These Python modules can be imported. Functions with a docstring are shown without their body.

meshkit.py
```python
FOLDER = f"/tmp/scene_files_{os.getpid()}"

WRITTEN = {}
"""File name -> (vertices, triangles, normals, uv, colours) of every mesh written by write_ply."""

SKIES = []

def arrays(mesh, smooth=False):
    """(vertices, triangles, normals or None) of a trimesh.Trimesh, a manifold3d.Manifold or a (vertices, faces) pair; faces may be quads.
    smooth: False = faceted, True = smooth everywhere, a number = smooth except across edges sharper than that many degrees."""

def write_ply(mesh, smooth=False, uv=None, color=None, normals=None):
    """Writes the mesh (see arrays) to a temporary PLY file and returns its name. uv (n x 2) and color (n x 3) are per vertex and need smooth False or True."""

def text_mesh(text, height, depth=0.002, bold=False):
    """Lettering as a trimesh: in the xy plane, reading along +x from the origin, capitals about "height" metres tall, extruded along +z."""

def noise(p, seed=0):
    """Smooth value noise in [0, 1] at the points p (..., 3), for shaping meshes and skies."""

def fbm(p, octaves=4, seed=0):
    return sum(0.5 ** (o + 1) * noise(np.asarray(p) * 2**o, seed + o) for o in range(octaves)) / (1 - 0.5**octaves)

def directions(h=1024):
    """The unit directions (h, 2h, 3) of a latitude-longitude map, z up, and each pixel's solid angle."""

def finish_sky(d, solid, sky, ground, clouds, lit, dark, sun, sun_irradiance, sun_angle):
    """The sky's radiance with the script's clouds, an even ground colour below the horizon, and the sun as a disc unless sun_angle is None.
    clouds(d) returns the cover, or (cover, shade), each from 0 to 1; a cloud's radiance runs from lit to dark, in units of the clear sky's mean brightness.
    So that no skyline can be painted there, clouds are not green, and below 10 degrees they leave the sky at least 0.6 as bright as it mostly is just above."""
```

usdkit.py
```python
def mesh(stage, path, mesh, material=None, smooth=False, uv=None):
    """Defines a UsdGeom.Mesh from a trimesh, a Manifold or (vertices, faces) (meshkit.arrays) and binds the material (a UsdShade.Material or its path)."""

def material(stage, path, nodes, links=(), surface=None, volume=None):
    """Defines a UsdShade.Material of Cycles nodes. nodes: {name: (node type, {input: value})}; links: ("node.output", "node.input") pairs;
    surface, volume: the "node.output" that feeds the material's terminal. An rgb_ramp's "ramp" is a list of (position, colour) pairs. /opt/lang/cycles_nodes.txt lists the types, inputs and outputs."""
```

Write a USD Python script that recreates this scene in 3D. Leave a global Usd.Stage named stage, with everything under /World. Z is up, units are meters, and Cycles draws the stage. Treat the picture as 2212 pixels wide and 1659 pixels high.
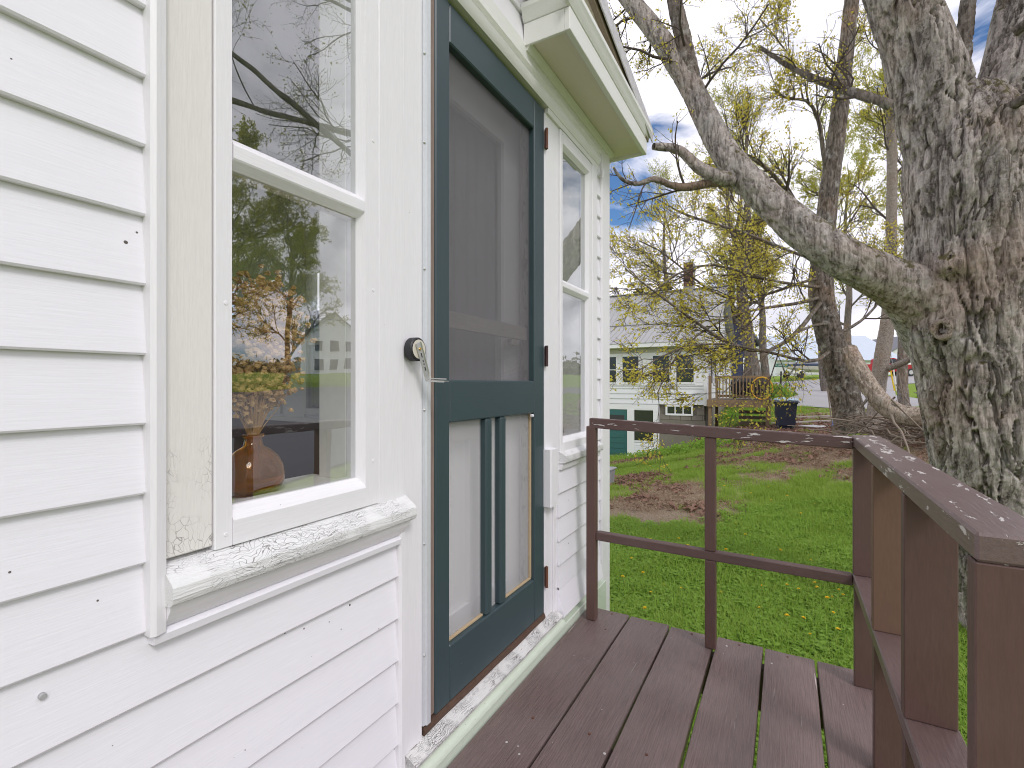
import math, numpy as np, trimesh, usdkit, meshkit
from pxr import Usd, UsdGeom, UsdLux, UsdShade, Gf, Sdf, Vt
from scipy.spatial import cKDTree, ConvexHull
from scipy.interpolate import RBFInterpolator
from shapely.geometry import Polygon

# ------------------------------------------------------------------ stage, camera, light
stage = Usd.Stage.CreateInMemory()
UsdGeom.SetStageUpAxis(stage, 'Z')
UsdGeom.Xform.Define(stage, '/World'); UsdGeom.Scope.Define(stage, '/World/Looks')
YAW = math.radians(29.18)
FWD = np.array([math.cos(YAW), math.sin(YAW), 0.0]); RGT = np.array([math.sin(YAW), -math.cos(YAW), 0.0])
CAM = np.array([0.0, -0.865, 1.05])
cam = UsdGeom.Camera.Define(stage, '/World/camera')
m = np.eye(4); m[0, :3] = RGT; m[1, :3] = (0, 0, 1); m[2, :3] = -FWD; m[3, :3] = CAM
cam.AddTransformOp().Set(Gf.Matrix4d(*m.ravel().tolist()))
cam.CreateHorizontalApertureAttr(36.0); cam.CreateVerticalApertureAttr(27.0)
cam.CreateFocalLengthAttr(1060 / 2212 * 36); cam.CreateClippingRangeAttr(Gf.Vec2f(0.02, 5000))
cam.CreateFStopAttr(0.0)
cam.CreateExposureAttr(0.06)

SUN = np.array([-0.42, -0.62, 0.72]); SUN = SUN / np.linalg.norm(SUN)
sun = UsdLux.DistantLight.Define(stage, '/World/sun_light')
sun.CreateIntensityAttr(0.36); sun.CreateAngleAttr(16.0); sun.CreateNormalizeAttr(True)
sun.CreateColorAttr(Gf.Vec3f(1.0, 0.955, 0.945))
z_ = SUN; x_ = np.cross([0, 0, 1], z_); x_ /= np.linalg.norm(x_); y_ = np.cross(z_, x_)
m = np.eye(4); m[0, :3] = x_; m[1, :3] = y_; m[2, :3] = z_
sun.AddTransformOp().Set(Gf.Matrix4d(*m.ravel().tolist()))
CLOUD_LIT, CLOUD_DIM = (11.0, 10.8, 11.7), (7.0, 6.95, 7.8)
sky_m = usdkit.material(stage, '/World/Looks/sky_clouds', {
    'sky': ('sky_texture', {'sky_type': 'single_scattering', 'sun_disc': False, 'sun_elevation': math.asin(SUN[2]), 'sun_rotation': math.atan2(SUN[0], SUN[1])}),
    'tc': ('texture_coordinate', {}),
    'mp': ('mapping', {'scale': (1.0, 1.0, 2.2), 'location': (0.35, 1.9, 0.2)}),
    'n1': ('noise_texture', {'scale': 2.1, 'detail': 7.0, 'roughness': 0.55, 'distortion': 0.25}),
    'cov': ('rgb_ramp', {'ramp': [(0.0, (0, 0, 0)), (0.38, (0, 0, 0)), (0.455, (1, 1, 1)), (1.0, (1, 1, 1))]}),
    'n2': ('noise_texture', {'scale': 4.6, 'detail': 6.0, 'roughness': 0.55, 'distortion': 0.4}),
    'shade': ('rgb_ramp', {'ramp': [(0.0, CLOUD_DIM), (0.34, CLOUD_DIM), (0.56, CLOUD_LIT), (1.0, CLOUD_LIT)]}),
    'deep': ('mix_color', {'blend_type': 'multiply', 'fac': 1.0, 'b': (0.62, 0.86, 1.12)}),
    'mix': ('mix_color', {'use_clamp': False}), 'bg': ('background_shader', {'strength': 0.115})},
    [('tc.generated', 'mp.vector'), ('mp.vector', 'n1.vector'), ('mp.vector', 'n2.vector'), ('n1.fac', 'cov.fac'), ('n2.fac', 'shade.fac'), ('sky.color', 'deep.a'),
     ('cov.color', 'mix.fac'), ('deep.result', 'mix.a'), ('shade.color', 'mix.b'), ('mix.result', 'bg.color')], surface='bg.background')
dome = UsdLux.DomeLight.Define(stage, '/World/sky')
dome.GetPrim().SetCustomDataByKey('kind', 'structure')
UsdShade.MaterialBindingAPI.Apply(dome.GetPrim()).Bind(sky_m)

# ------------------------------------------------------------------ helpers: naming and prims
def P(px, py, t):
    """A point at forward distance t metres, seen at the photograph's (px, py)."""
    return CAM + t * (FWD + (px - 1106.0) / 1060.0 * RGT + np.array([0, 0, (829.5 - py) / 1060.0]))
used = {}
BASE = {}
def path_for(name, parent):
    key = (parent, name); n = used.get(key, 0); used[key] = n + 1
    return f'{parent}/{name}' + (f'_{n:03d}' if n else '')
def tag(prim, label=None, cat=None, group=None, kind=None):
    for k, v in (('label', label), ('category', cat), ('group', group), ('kind', kind)):
        if v: prim.SetCustomDataByKey(k, v)
def thing(name, label, cat, base=(0, 0, 0), group=None, kind=None, parent='/World'):
    p = path_for(name, parent); x = UsdGeom.Xform.Define(stage, p)
    x.AddTranslateOp().Set(Gf.Vec3d(*map(float, base)))
    BASE[p] = np.array(base, float); tag(x.GetPrim(), label, cat, group, kind)
    return p
def base_of(p):
    while p not in BASE:
        p = p.rsplit('/', 1)[0]
        if p in ('', '/World'): return np.zeros(3)
    return BASE[p]
def part(parent, name, mesh, mat, smooth=False, label=None, kind=None, cat=None, group=None, prim=None):
    """One Mesh prim; mesh is (v, f) in world coordinates."""
    v, f, n = meshkit.arrays(mesh, smooth)
    p = path_for(name, parent)
    v = v - base_of(parent) if parent != '/World' else v
    me = UsdGeom.Mesh.Define(stage, p)
    me.CreatePointsAttr(Vt.Vec3fArray.FromNumpy(v.astype(np.float32)))
    me.CreateFaceVertexCountsAttr(Vt.IntArray.FromNumpy(np.full(len(f), 3, np.int32)))
    me.CreateFaceVertexIndicesAttr(Vt.IntArray.FromNumpy(f.astype(np.int32).ravel()))
    me.CreateSubdivisionSchemeAttr('none')
    if n is not None:
        me.CreateNormalsAttr(Vt.Vec3fArray.FromNumpy(n.astype(np.float32))); me.SetNormalsInterpolation('vertex')
    if prim is not None:
        for k, arr in prim.items():
            UsdGeom.PrimvarsAPI(me).CreatePrimvar(k, Sdf.ValueTypeNames.Color3fArray, 'vertex').Set(Vt.Vec3fArray.FromNumpy(np.repeat(np.asarray(arr, np.float32)[:, None], 3, 1)))
    UsdShade.MaterialBindingAPI.Apply(me.GetPrim()).Bind(UsdShade.Material.Get(stage, mat))
    tag(me.GetPrim(), label, cat, group, kind)
    return p
# ------------------------------------------------------------------ helpers: shapes as (v, f)
def join(*ms):
    ms = [x for x in ms if x is not None and len(x[0])]
    o = np.cumsum([0] + [len(a[0]) for a in ms])
    return np.vstack([a[0] for a in ms]), np.vstack([a[1] + k for a, k in zip(ms, o)])
def _topo():
    s = []
    for sx in (-1, 1):
        for sy in (-1, 1):
            for sz in (-1, 1):
                for k in range(3): s.append((sx, sy, sz, k))
    pts = np.array([[a * (1 - .1 * (k != 0)), b * (1 - .1 * (k != 1)), c * (1 - .1 * (k != 2))] for a, b, c, k in s])
    h = ConvexHull(pts); f = h.simplices.copy()
    for i, (a, b, c) in enumerate(f):
        if np.dot(np.cross(pts[b] - pts[a], pts[c] - pts[a]), h.equations[i, :3]) < 0: f[i] = (a, c, b)
    return np.array(s), f
_S, _F = _topo()
def box(x0, x1, y0, y1, z0, z1, b=0.002):
    c = np.array([(x0 + x1) / 2, (y0 + y1) / 2, (z0 + z1) / 2]); h = np.abs(np.array([x1 - x0, y1 - y0, z1 - z0])) / 2
    b = min(b, h.min() * 0.45); k = _S[:, 3]
    v = np.stack([_S[:, i] * (h[i] - b * (k != i)) for i in range(3)], 1) + c
    return v, _F.copy()
def frame(axis_x, axis_z, origin):
    """Matrix (columns = local x, y, z) and origin."""
    x = np.asarray(axis_x, float); x = x / np.linalg.norm(x); z = np.asarray(axis_z, float); z = z - x * (z @ x); z /= np.linalg.norm(z)
    return np.stack([x, np.cross(z, x), z], 1), np.asarray(origin, float)
def place(mesh, fr): return mesh[0] @ fr[0].T + fr[1], mesh[1]
def pane_y(x0, x1, y, z0, z1):
    return np.array([[x0, y, z0], [x1, y, z0], [x1, y, z1], [x0, y, z1]], float), np.array([[0, 1, 2], [0, 2, 3]])
def pane_x(x, y0, y1, z0, z1):
    return np.array([[x, y1, z0], [x, y0, z0], [x, y0, z1], [x, y1, z1]], float), np.array([[0, 1, 2], [0, 2, 3]])
def beam(a, b, w, h, bev=0.002, up=(0, 0, 1)):
    """A box from a to b, w wide (sideways) and h high."""
    a, b = np.asarray(a, float), np.asarray(b, float); L = np.linalg.norm(b - a)
    return place(box(0, L, -w / 2, w / 2, -h / 2, h / 2, bev), frame(b - a, up, a))
def prism(poly, axis, a0, a1, n=1, wob=0.0, seed=0):
    """poly: (u, w) points; axis 'x': u=y w=z; 'y': u=x w=z; 'z': u=x w=y. n segments along the axis."""
    poly = np.asarray(poly, float); P_ = Polygon(poly)
    if not P_.exterior.is_ccw: poly = poly[::-1]
    k = len(poly); ts = np.linspace(a0, a1, n + 1)
    rings = []
    for i, t in enumerate(ts):
        u, w = poly[:, 0].copy(), poly[:, 1].copy()
        if wob: u = u + wob * (meshkit.noise(np.stack([np.full(k, t * 7.0), np.full(k, seed * 3.1), np.zeros(k)], 1), seed) - .5)
        T = np.full(k, t)
        rings.append(np.stack({'x': (T, u, w), 'y': (u, T, w), 'z': (u, w, T)}[axis], 1))
    v = np.vstack(rings); f = []
    for i in range(n):
        for j in range(k):
            a, b = i * k + j, i * k + (j + 1) % k
            f += [(a, b, b + k), (a, b + k, a + k)]
    tv, tf = trimesh.creation.triangulate_polygon(Polygon(poly), engine='earcut')
    idx = cKDTree(poly).query(tv)[1]
    tf = idx[tf]
    for (a, b, c) in tf:
        s = np.cross(poly[b] - poly[a], poly[c] - poly[a])
        if s < 0: b, c = c, b
        f += [(a, c, b), (a + n * k, b + n * k, c + n * k)]
    f = np.array(f)
    if axis == 'y': f = f[:, ::-1]
    return v, f
def tube(pts, rad, sides=8, cap=True):
    p = np.asarray(pts, float); r = np.broadcast_to(np.asarray(rad, float), (len(p),))
    v, f = tubes(p[None], r[None], sides)
    if cap:
        n = len(v); m_ = len(p)
        v = np.vstack([v, p[0], p[-1]])
        j = np.arange(sides); k = (j + 1) % sides
        f = np.vstack([f, np.stack([np.full(sides, n), k, j], 1), np.stack([np.full(sides, n + 1), (m_ - 1) * sides + j, (m_ - 1) * sides + k], 1)])
    return v, f
def tubes(p, r, sides):
    """Many polylines (N, n, 3) with radii (N, n) as one mesh."""
    N, n = p.shape[:2]
    t = np.gradient(p, axis=1); t /= np.linalg.norm(t, axis=2, keepdims=True) + 1e-12
    ref = np.where(np.abs(t[:, :1, 2:]) < 0.9, np.array([0, 0, 1.0]), np.array([1.0, 0, 0]))
    a = np.cross(t, ref); a /= np.linalg.norm(a, axis=2, keepdims=True) + 1e-12
    b = np.cross(t, a); g = np.arange(sides) * 2 * np.pi / sides
    v = p[:, :, None] + r[:, :, None, None] * (np.cos(g)[None, None, :, None] * a[:, :, None] + np.sin(g)[None, None, :, None] * b[:, :, None])
    i, j = np.meshgrid(np.arange(n - 1), np.arange(sides), indexing='ij'); i, j = i.ravel(), j.ravel(); k = (j + 1) % sides
    q = np.vstack([np.stack([i * sides + j, i * sides + k, (i + 1) * sides + k], 1), np.stack([i * sides + j, (i + 1) * sides + k, (i + 1) * sides + j], 1)])
    f = (q[None] + (np.arange(N) * n * sides)[:, None, None]).reshape(-1, 3)
    return v.reshape(-1, 3), f[:, ::-1]
def lathe(prof, c, sides=32, sx=1.0, sy=1.0):
    prof = np.asarray(prof, float); g = np.arange(sides) * 2 * np.pi / sides; n = len(prof)
    v = np.stack([np.outer(prof[:, 0], np.cos(g)) * sx, np.outer(prof[:, 0], np.sin(g)) * sy, np.repeat(prof[:, 1:2], sides, 1)], -1).reshape(-1, 3) + np.asarray(c, float)
    i, j = np.meshgrid(np.arange(n - 1), np.arange(sides), indexing='ij'); i, j = i.ravel(), j.ravel(); k = (j + 1) % sides
    f = np.vstack([np.stack([i * sides + j, i * sides + k, (i + 1) * sides + k], 1), np.stack([i * sides + j, (i + 1) * sides + k, (i + 1) * sides + j], 1)])
    return v, f
def cyl(a, b, r, sides=20): return tube([a, b], [r, r], sides)
def disc_y(c, r, y0, y1, sides=28, bev=0.002):
    v, f = lathe([(0.0001, 0), (r - bev, 0), (r, bev), (r, y1 - y0 - bev), (r - bev, y1 - y0), (0.0001, y1 - y0)], (0, 0, 0), sides)
    return np.stack([v[:, 0], -v[:, 2], v[:, 1]], 1) + np.array([c[0], y1, c[1]]), f
def spline(pts, n):
    from scipy.interpolate import CubicSpline
    p = np.asarray(pts, float); s = np.r_[0, np.cumsum(np.linalg.norm(np.diff(p[:, :3], axis=0), axis=1))]
    return CubicSpline(s, p)(np.linspace(0, s[-1], n))

# ------------------------------------------------------------------ materials
L = '/World/Looks/'
def mat(name, color, rough=0.5, axis=(8, 8, 8), grain=0.25, grain_scale=6.0, bump=0.3, bump_d=0.003, blotch=0.12, blotch_scale=1.6, blotch_color=None,
        specks=0.0, speck_scale=60, speck_color=(0.10, 0.08, 0.07), crack=None, chips=None, metallic=0.0, spec=0.5, random=0.0, up=None):
    """Procedural paint / wood / metal. axis scales the grain per world axis; crack=(scale xyz, width, patch low, patch high, colour, zrange);
    chips=(scale xyz, threshold, colour); up=(colour, low, high) puts growth on what faces up."""
    N = {'g': ('geometry', {}), 'mp': ('mapping', {'scale': axis}), 'n': ('noise_texture', {'scale': grain_scale, 'detail': 5.0, 'roughness': 0.6}),
         'b': ('noise_texture', {'scale': blotch_scale, 'detail': 4.0, 'roughness': 0.6}),
         'gr': ('rgb_ramp', {'ramp': [(0.25, tuple(c * (1 - grain) for c in color)), (0.7, tuple(min(1, c * (1 + grain * .45)) for c in color))]}),
         'br': ('rgb_ramp', {'ramp': [(0.35, (0, 0, 0)), (0.7, (1, 1, 1))]}), 'bf': ('math', {'math_type': 'multiply', 'value2': blotch}),
         'm1': ('mix_color', {'b': blotch_color or tuple(c * 0.55 for c in color)}),
         'bp': ('bump', {'strength': bump, 'distance': bump_d}), 'p': ('principled_bsdf', {'roughness': rough, 'metallic': metallic, 'specular_ior_level': spec})}
    K = [('g.position', 'mp.vector'), ('mp.vector', 'n.vector'), ('g.position', 'b.vector'), ('n.fac', 'gr.fac'), ('b.fac', 'br.fac'), ('br.color', 'bf.value1'),
         ('bf.value', 'm1.fac'), ('gr.color', 'm1.a'), ('bp.normal', 'p.normal')]
    col, height = 'm1.result', 'n.fac'
    if specks:
        N['sv'] = ('voronoi_texture', {'scale': speck_scale}); N['sw'] = ('noise_texture', {'scale': 7.0, 'detail': 2.0})
        N['sr'] = ('math', {'math_type': 'multiply', 'value2': specks}); N['sl'] = ('math', {'math_type': 'less_than'})
        N['ss'] = ('mix_color', {'b': speck_color})
        N['sp'] = ('rgb_ramp', {'ramp': [(0.5, (0, 0, 0)), (0.72, (1, 1, 1))]})
        K += [('g.position', 'sv.vector'), ('g.position', 'sw.vector'), ('sw.fac', 'sp.fac'), ('sp.color', 'sr.value1'), ('sv.distance', 'sl.value1'), ('sr.value', 'sl.value2'), ('sl.value', 'ss.fac'), (col, 'ss.a')]
        col = 'ss.result'
    if crack:
        sc, wid, lo, hi, cc, zr = crack
        N['cm'] = ('mapping', {'scale': sc}); N['cd'] = ('noise_texture', {'scale': 9.0, 'detail': 3.0}); N['cx'] = ('mix_color', {'blend_type': 'linear_light', 'fac': 0.05})
        N['cv'] = ('voronoi_texture', {'feature': 'distance_to_edge', 'scale': 1.0}); N['cl'] = ('map_range', {'range_type': 'smoothstep', 'from_min': wid, 'from_max': 0.0, 'to_min': 0.0, 'to_max': 1.0, 'clamp': True})
        N['cn'] = ('noise_texture', {'scale': 11.0, 'detail': 3.0}); N['cr'] = ('rgb_ramp', {'ramp': [(lo, (0, 0, 0)), (hi, (1, 1, 1))]})
        N['cf'] = ('math', {'math_type': 'multiply'}); N['cc'] = ('mix_color', {'b': cc})
        N['ch'] = ('math', {'math_type': 'subtract'}); N['cs'] = ('math', {'math_type': 'multiply', 'value2': 3.0})
        K += [('g.position', 'cd.vector'), ('g.position', 'cx.a'), ('cd.color', 'cx.b'), ('cx.result', 'cm.vector'), ('cm.vector', 'cv.vector'), ('cv.distance', 'cl.value'), ('g.position', 'cn.vector'),
              ('cn.fac', 'cr.fac'), ('cl.result', 'cf.value1'), ('cr.color', 'cf.value2'), (col, 'cc.a'), (height, 'ch.value1'), ('cf.value', 'cs.value1'), ('cs.value', 'ch.value2')]
        fac = 'cf.value'
        if zr:
            N['cz'] = ('separate_xyz', {}); N['czr'] = ('map_range', {'range_type': 'smoothstep', 'from_min': zr[1], 'from_max': zr[0], 'to_min': 0.0, 'to_max': 1.0, 'clamp': True}); N['czm'] = ('math', {'math_type': 'multiply'})
            K += [('g.position', 'cz.vector'), ('cz.z', 'czr.value'), ('cf.value', 'czm.value1'), ('czr.result', 'czm.value2')]; fac = 'czm.value'
        K += [(fac, 'cc.fac')]; K = [(('czm.value' if zr else a), b) if b == 'cs.value1' else (a, b) for a, b in K]
        col, height = 'cc.result', 'ch.value'
    if chips:
        sc, th, cc = chips
        N['pm'] = ('mapping', {'scale': sc}); N['pn'] = ('noise_texture', {'scale': 1.0, 'detail': 6.0, 'roughness': 0.62, 'distortion': 0.3})
        N['pr'] = ('rgb_ramp', {'ramp': [(th, (0, 0, 0)), (th + 0.012, (1, 1, 1))]}); N['pc'] = ('mix_color', {'b': cc})
        N['ph'] = ('math', {'math_type': 'subtract'})
        K += [('g.position', 'pm.vector'), ('pm.vector', 'pn.vector'), ('pn.fac', 'pr.fac'), ('pr.color', 'pc.fac'), (col, 'pc.a'), (height, 'ph.value1'), ('pr.color', 'ph.value2')]
        col, height = 'pc.result', 'ph.value'
    if up:
        uc, lo, hi = up
        N['un'] = ('separate_xyz', {}); N['uo'] = ('noise_texture', {'scale': 5.0, 'detail': 6.0, 'roughness': 0.7}); N['ua'] = ('math', {'math_type': 'multiply_add', 'value2': 0.55})
        N['ur'] = ('rgb_ramp', {'ramp': [(lo, (0, 0, 0)), (hi, (1, 1, 1))]}); N['uc'] = ('mix_color', {'b': uc})
        K += [('g.normal', 'un.vector'), ('g.position', 'uo.vector'), ('un.z', 'ua.value1'), ('uo.fac', 'ua.value3'), ('ua.value', 'ur.fac'), ('ur.color', 'uc.fac'), (col, 'uc.a')]
        col = 'uc.result'
    if random:
        N['oi'] = ('object_info', {}); N['or'] = ('math', {'math_type': 'multiply_add', 'value2': 2 * random, 'value3': 1 - random}); N['oc'] = ('mix_color', {'blend_type': 'multiply', 'fac': 1.0})
        N['ox'] = ('combine_xyz', {})
        K += [('oi.random', 'or.value1'), ('or.value', 'ox.x'), ('or.value', 'ox.y'), ('or.value', 'ox.z'), (col, 'oc.a'), ('ox.vector', 'oc.b')]
        col = 'oc.result'
    K += [(col, 'p.base_color'), (height, 'bp.height')]
    usdkit.material(stage, L + name, N, K, surface='p.BSDF')
    return L + name
def leaf_mat(name, c1, c2, trans=0.45, rough=0.55, scale=3.0):
    usdkit.material(stage, L + name, {'g': ('geometry', {}), 'n': ('noise_texture', {'scale': scale, 'detail': 3.0}), 'w': ('mix_float', {'fac': 0.68}),
        'r': ('rgb_ramp', {'ramp': [(0.25, c1), (0.75, c2)]}), 'd': ('principled_bsdf', {'roughness': rough, 'specular_ior_level': 0.3}), 't': ('translucent_bsdf', {}), 'm': ('mix_closure', {'fac': trans})},
        [('g.position', 'n.vector'), ('n.fac', 'w.a'), ('g.random_per_island', 'w.b'), ('w.result', 'r.fac'), ('r.color', 'd.base_color'), ('r.color', 't.color'), ('d.BSDF', 'm.closure1'), ('t.BSDF', 'm.closure2')], surface='m.closure')
    return L + name
def glass_pane(name, r0=0.2, tint=(0.95, 0.97, 0.96), wav=0.004):
    usdkit.material(stage, L + name, {'lw': ('layer_weight', {'blend': 0.5}), 'pw': ('math', {'math_type': 'power', 'value2': 5.0}), 'f': ('math', {'math_type': 'multiply_add', 'value2': 1 - r0, 'value3': r0, 'use_clamp': True}),
        't': ('transparent_bsdf', {'color': tint}), 'g': ('geometry', {}), 'n': ('noise_texture', {'scale': 5.0, 'detail': 2.0}),
        'b': ('bump', {'strength': 0.12, 'distance': wav}), 'gl': ('glossy_bsdf', {'roughness': 0.0, 'color': (0.97, 0.98, 1.0)}), 'm': ('mix_closure', {})},
        [('g.position', 'n.vector'), ('n.fac', 'b.height'), ('b.normal', 'gl.normal'), ('lw.facing', 'pw.value1'), ('pw.value', 'f.value1'), ('f.value', 'm.fac'), ('t.BSDF', 'm.closure1'), ('gl.BSDF', 'm.closure2')], surface='m.closure')
    return L + name
def bark_mat(name, dark, light, scale=1.0, moss=0.0, up=None, lichen=0.25, stretch=5.0):
    N = {'g': ('geometry', {}), 'mp': ('mapping', {'scale': (14 * scale, 14 * scale, 14 * scale / stretch)}), 'n': ('noise_texture', {'scale': 1.0, 'detail': 7.0, 'roughness': 0.68, 'distortion': 0.6}),
         'n2': ('noise_texture', {'scale': 70 * scale, 'detail': 4.0, 'roughness': 0.7}), 'nm': ('mix_float', {'fac': 0.30}), 'mp3': ('mapping', {'scale': (44 * scale, 44 * scale, 44 * scale / (stretch * 1.5))}), 'n3': ('noise_texture', {'scale': 1.0, 'detail': 4.0, 'roughness': 0.6, 'distortion': 0.8}), 'r3': ('rgb_ramp', {'ramp': [(0.36, (0.30, 0.27, 0.25)), (0.46, (0.85, 0.83, 0.82)), (0.62, (1.25, 1.25, 1.27))]}), 'm3': ('mix_color', {'blend_type': 'multiply', 'fac': 0.85, 'use_clamp': False}),
         'r': ('rgb_ramp', {'ramp': [(0.36, dark), (0.44, tuple(a * .55 + b * .45 for a, b in zip(dark, light))), (0.60, light)]}),
         'l': ('noise_texture', {'scale': 5.5 * scale, 'detail': 8.0, 'roughness': 0.75}), 'lr': ('rgb_ramp', {'ramp': [(0.54, (0, 0, 0)), (0.64, (1, 1, 1))]}), 'lf': ('math', {'math_type': 'multiply', 'value2': lichen}),
         'lm': ('mix_color', {'b': (0.50, 0.50, 0.46)}),
         'w': ('noise_texture', {'scale': 1.7 * scale, 'detail': 4.0}), 'wr': ('rgb_ramp', {'ramp': [(0.5, (0, 0, 0)), (0.72, (1, 1, 1))]}), 'wf': ('math', {'math_type': 'multiply', 'value2': 0.5}), 'wm': ('mix_color', {'b': (0.26, 0.17, 0.11)}),
         'bp': ('bump', {'strength': 0.9, 'distance': 0.012 / scale}), 'p': ('principled_bsdf', {'roughness': 0.9, 'specular_ior_level': 0.2})}
    K = [('g.position', 'mp.vector'), ('mp.vector', 'n.vector'), ('g.position', 'n2.vector'), ('n.fac', 'nm.a'), ('n2.fac', 'nm.b'), ('nm.result', 'r.fac'), ('g.position', 'l.vector'), ('l.fac', 'lr.fac'), ('lr.color', 'lf.value1'),
         ('lf.value', 'lm.fac'), ('r.color', 'wm.a'), ('g.position', 'w.vector'), ('w.fac', 'wr.fac'), ('wr.color', 'wf.value1'), ('wf.value', 'wm.fac'), ('g.position', 'mp3.vector'), ('mp3.vector', 'n3.vector'), ('n3.fac', 'r3.fac'), ('wm.result', 'm3.a'), ('r3.color', 'm3.b'), ('m3.result', 'lm.a'), ('nm.result', 'bp.height'), ('bp.normal', 'p.normal')]
    col = 'lm.result'
    if moss:
        N.update({'mn': ('separate_xyz', {}), 'mo': ('noise_texture', {'scale': 9.0, 'detail': 6.0, 'roughness': 0.7}), 'ma': ('math', {'math_type': 'multiply_add', 'value2': 0.34}),
                  'mr': ('rgb_ramp', {'ramp': [(0.70, (0, 0, 0)), (0.78, (1, 1, 1))]}), 'mf': ('math', {'math_type': 'multiply', 'value2': moss}), 'mm': ('mix_color', {'b': (0.075, 0.065, 0.02)})})
        K += [('g.normal', 'mn.vector'), ('g.position', 'mo.vector'), ('mn.z', 'ma.value1'), ('mo.fac', 'ma.value3'), ('ma.value', 'mr.fac'), ('mr.color', 'mf.value1'), ('mf.value', 'mm.fac'), (col, 'mm.a')]
        col = 'mm.result'
    K.append((col, 'p.base_color'))
    usdkit.material(stage, L + name, N, K, surface='p.BSDF')
    return L + name

WHITE = (0.81, 0.795, 0.83)
SIDING = mat('white_vinyl_siding', WHITE, 0.42, (3, 3, 60), 0.035, 6, 0.22, 0.0012, 0.05, 2.5, (0.70, 0.70, 0.69), specks=0.13, speck_scale=38)
TRIM = mat('white_trim_paint', (0.80, 0.785, 0.80), 0.4, (60, 60, 4), 0.05, 5, 0.3, 0.0015, 0.10, 3, (0.66, 0.65, 0.62), specks=0.045, speck_scale=34)
TRIMH = mat('white_trim_paint_sideways', (0.80, 0.785, 0.80), 0.4, (4, 60, 60), 0.05, 5, 0.3, 0.0015, 0.10, 3, (0.66, 0.65, 0.62), specks=0.045, speck_scale=34)
CASING = mat('cracked_casing_paint', (0.765, 0.735, 0.70), 0.5, (60, 60, 5), 0.05, 5, 0.35, 0.0018, 0.12, 4, (0.62, 0.60, 0.54), crack=((150, 150, 44), 0.042, 0.45, 0.60, (0.16, 0.14, 0.12), (0.78, 1.06)))
SILL = mat('peeling_sill_paint', (0.77, 0.77, 0.76), 0.6, (6, 60, 60), 0.07, 5, 0.7, 0.003, 0.14, 5, (0.60, 0.58, 0.54), crack=((7, 190, 240), 0.040, 0.46, 0.66, (0.42, 0.40, 0.38), None), chips=((9, 120, 160), 0.66, (0.34, 0.31, 0.28)))
PEEL = mat('peeling_threshold_paint', (0.74, 0.73, 0.71), 0.65, (8, 90, 90), 0.1, 5, 0.9, 0.003, 0.2, 6, (0.5, 0.48, 0.45), crack=((7, 190, 240), 0.05, 0.45, 0.64, (0.34, 0.30, 0.27), None), chips=((10, 130, 130), 0.64, (0.30, 0.26, 0.22)))
CREAM = mat('cream_soffit_paint', (0.73, 0.655, 0.575), 0.5, (6, 40, 20), 0.05, 6, 0.3, 0.0015, 0.14, 3, (0.52, 0.51, 0.38))
CORNICE = mat('cornice_white_paint', (0.77, 0.765, 0.735), 0.45, (6, 40, 40), 0.05, 6, 0.3, 0.0015, 0.14, 4, (0.62, 0.6, 0.52), specks=0.08)
MINT = mat('pale_mint_paint', (0.60, 0.67, 0.555), 0.45, (5, 40, 40), 0.05, 6, 0.3, 0.0015, 0.14, 4, (0.52, 0.56, 0.44), specks=0.10, speck_scale=50, chips=((14, 60, 90), 0.70, (0.33, 0.27, 0.21)))
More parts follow.
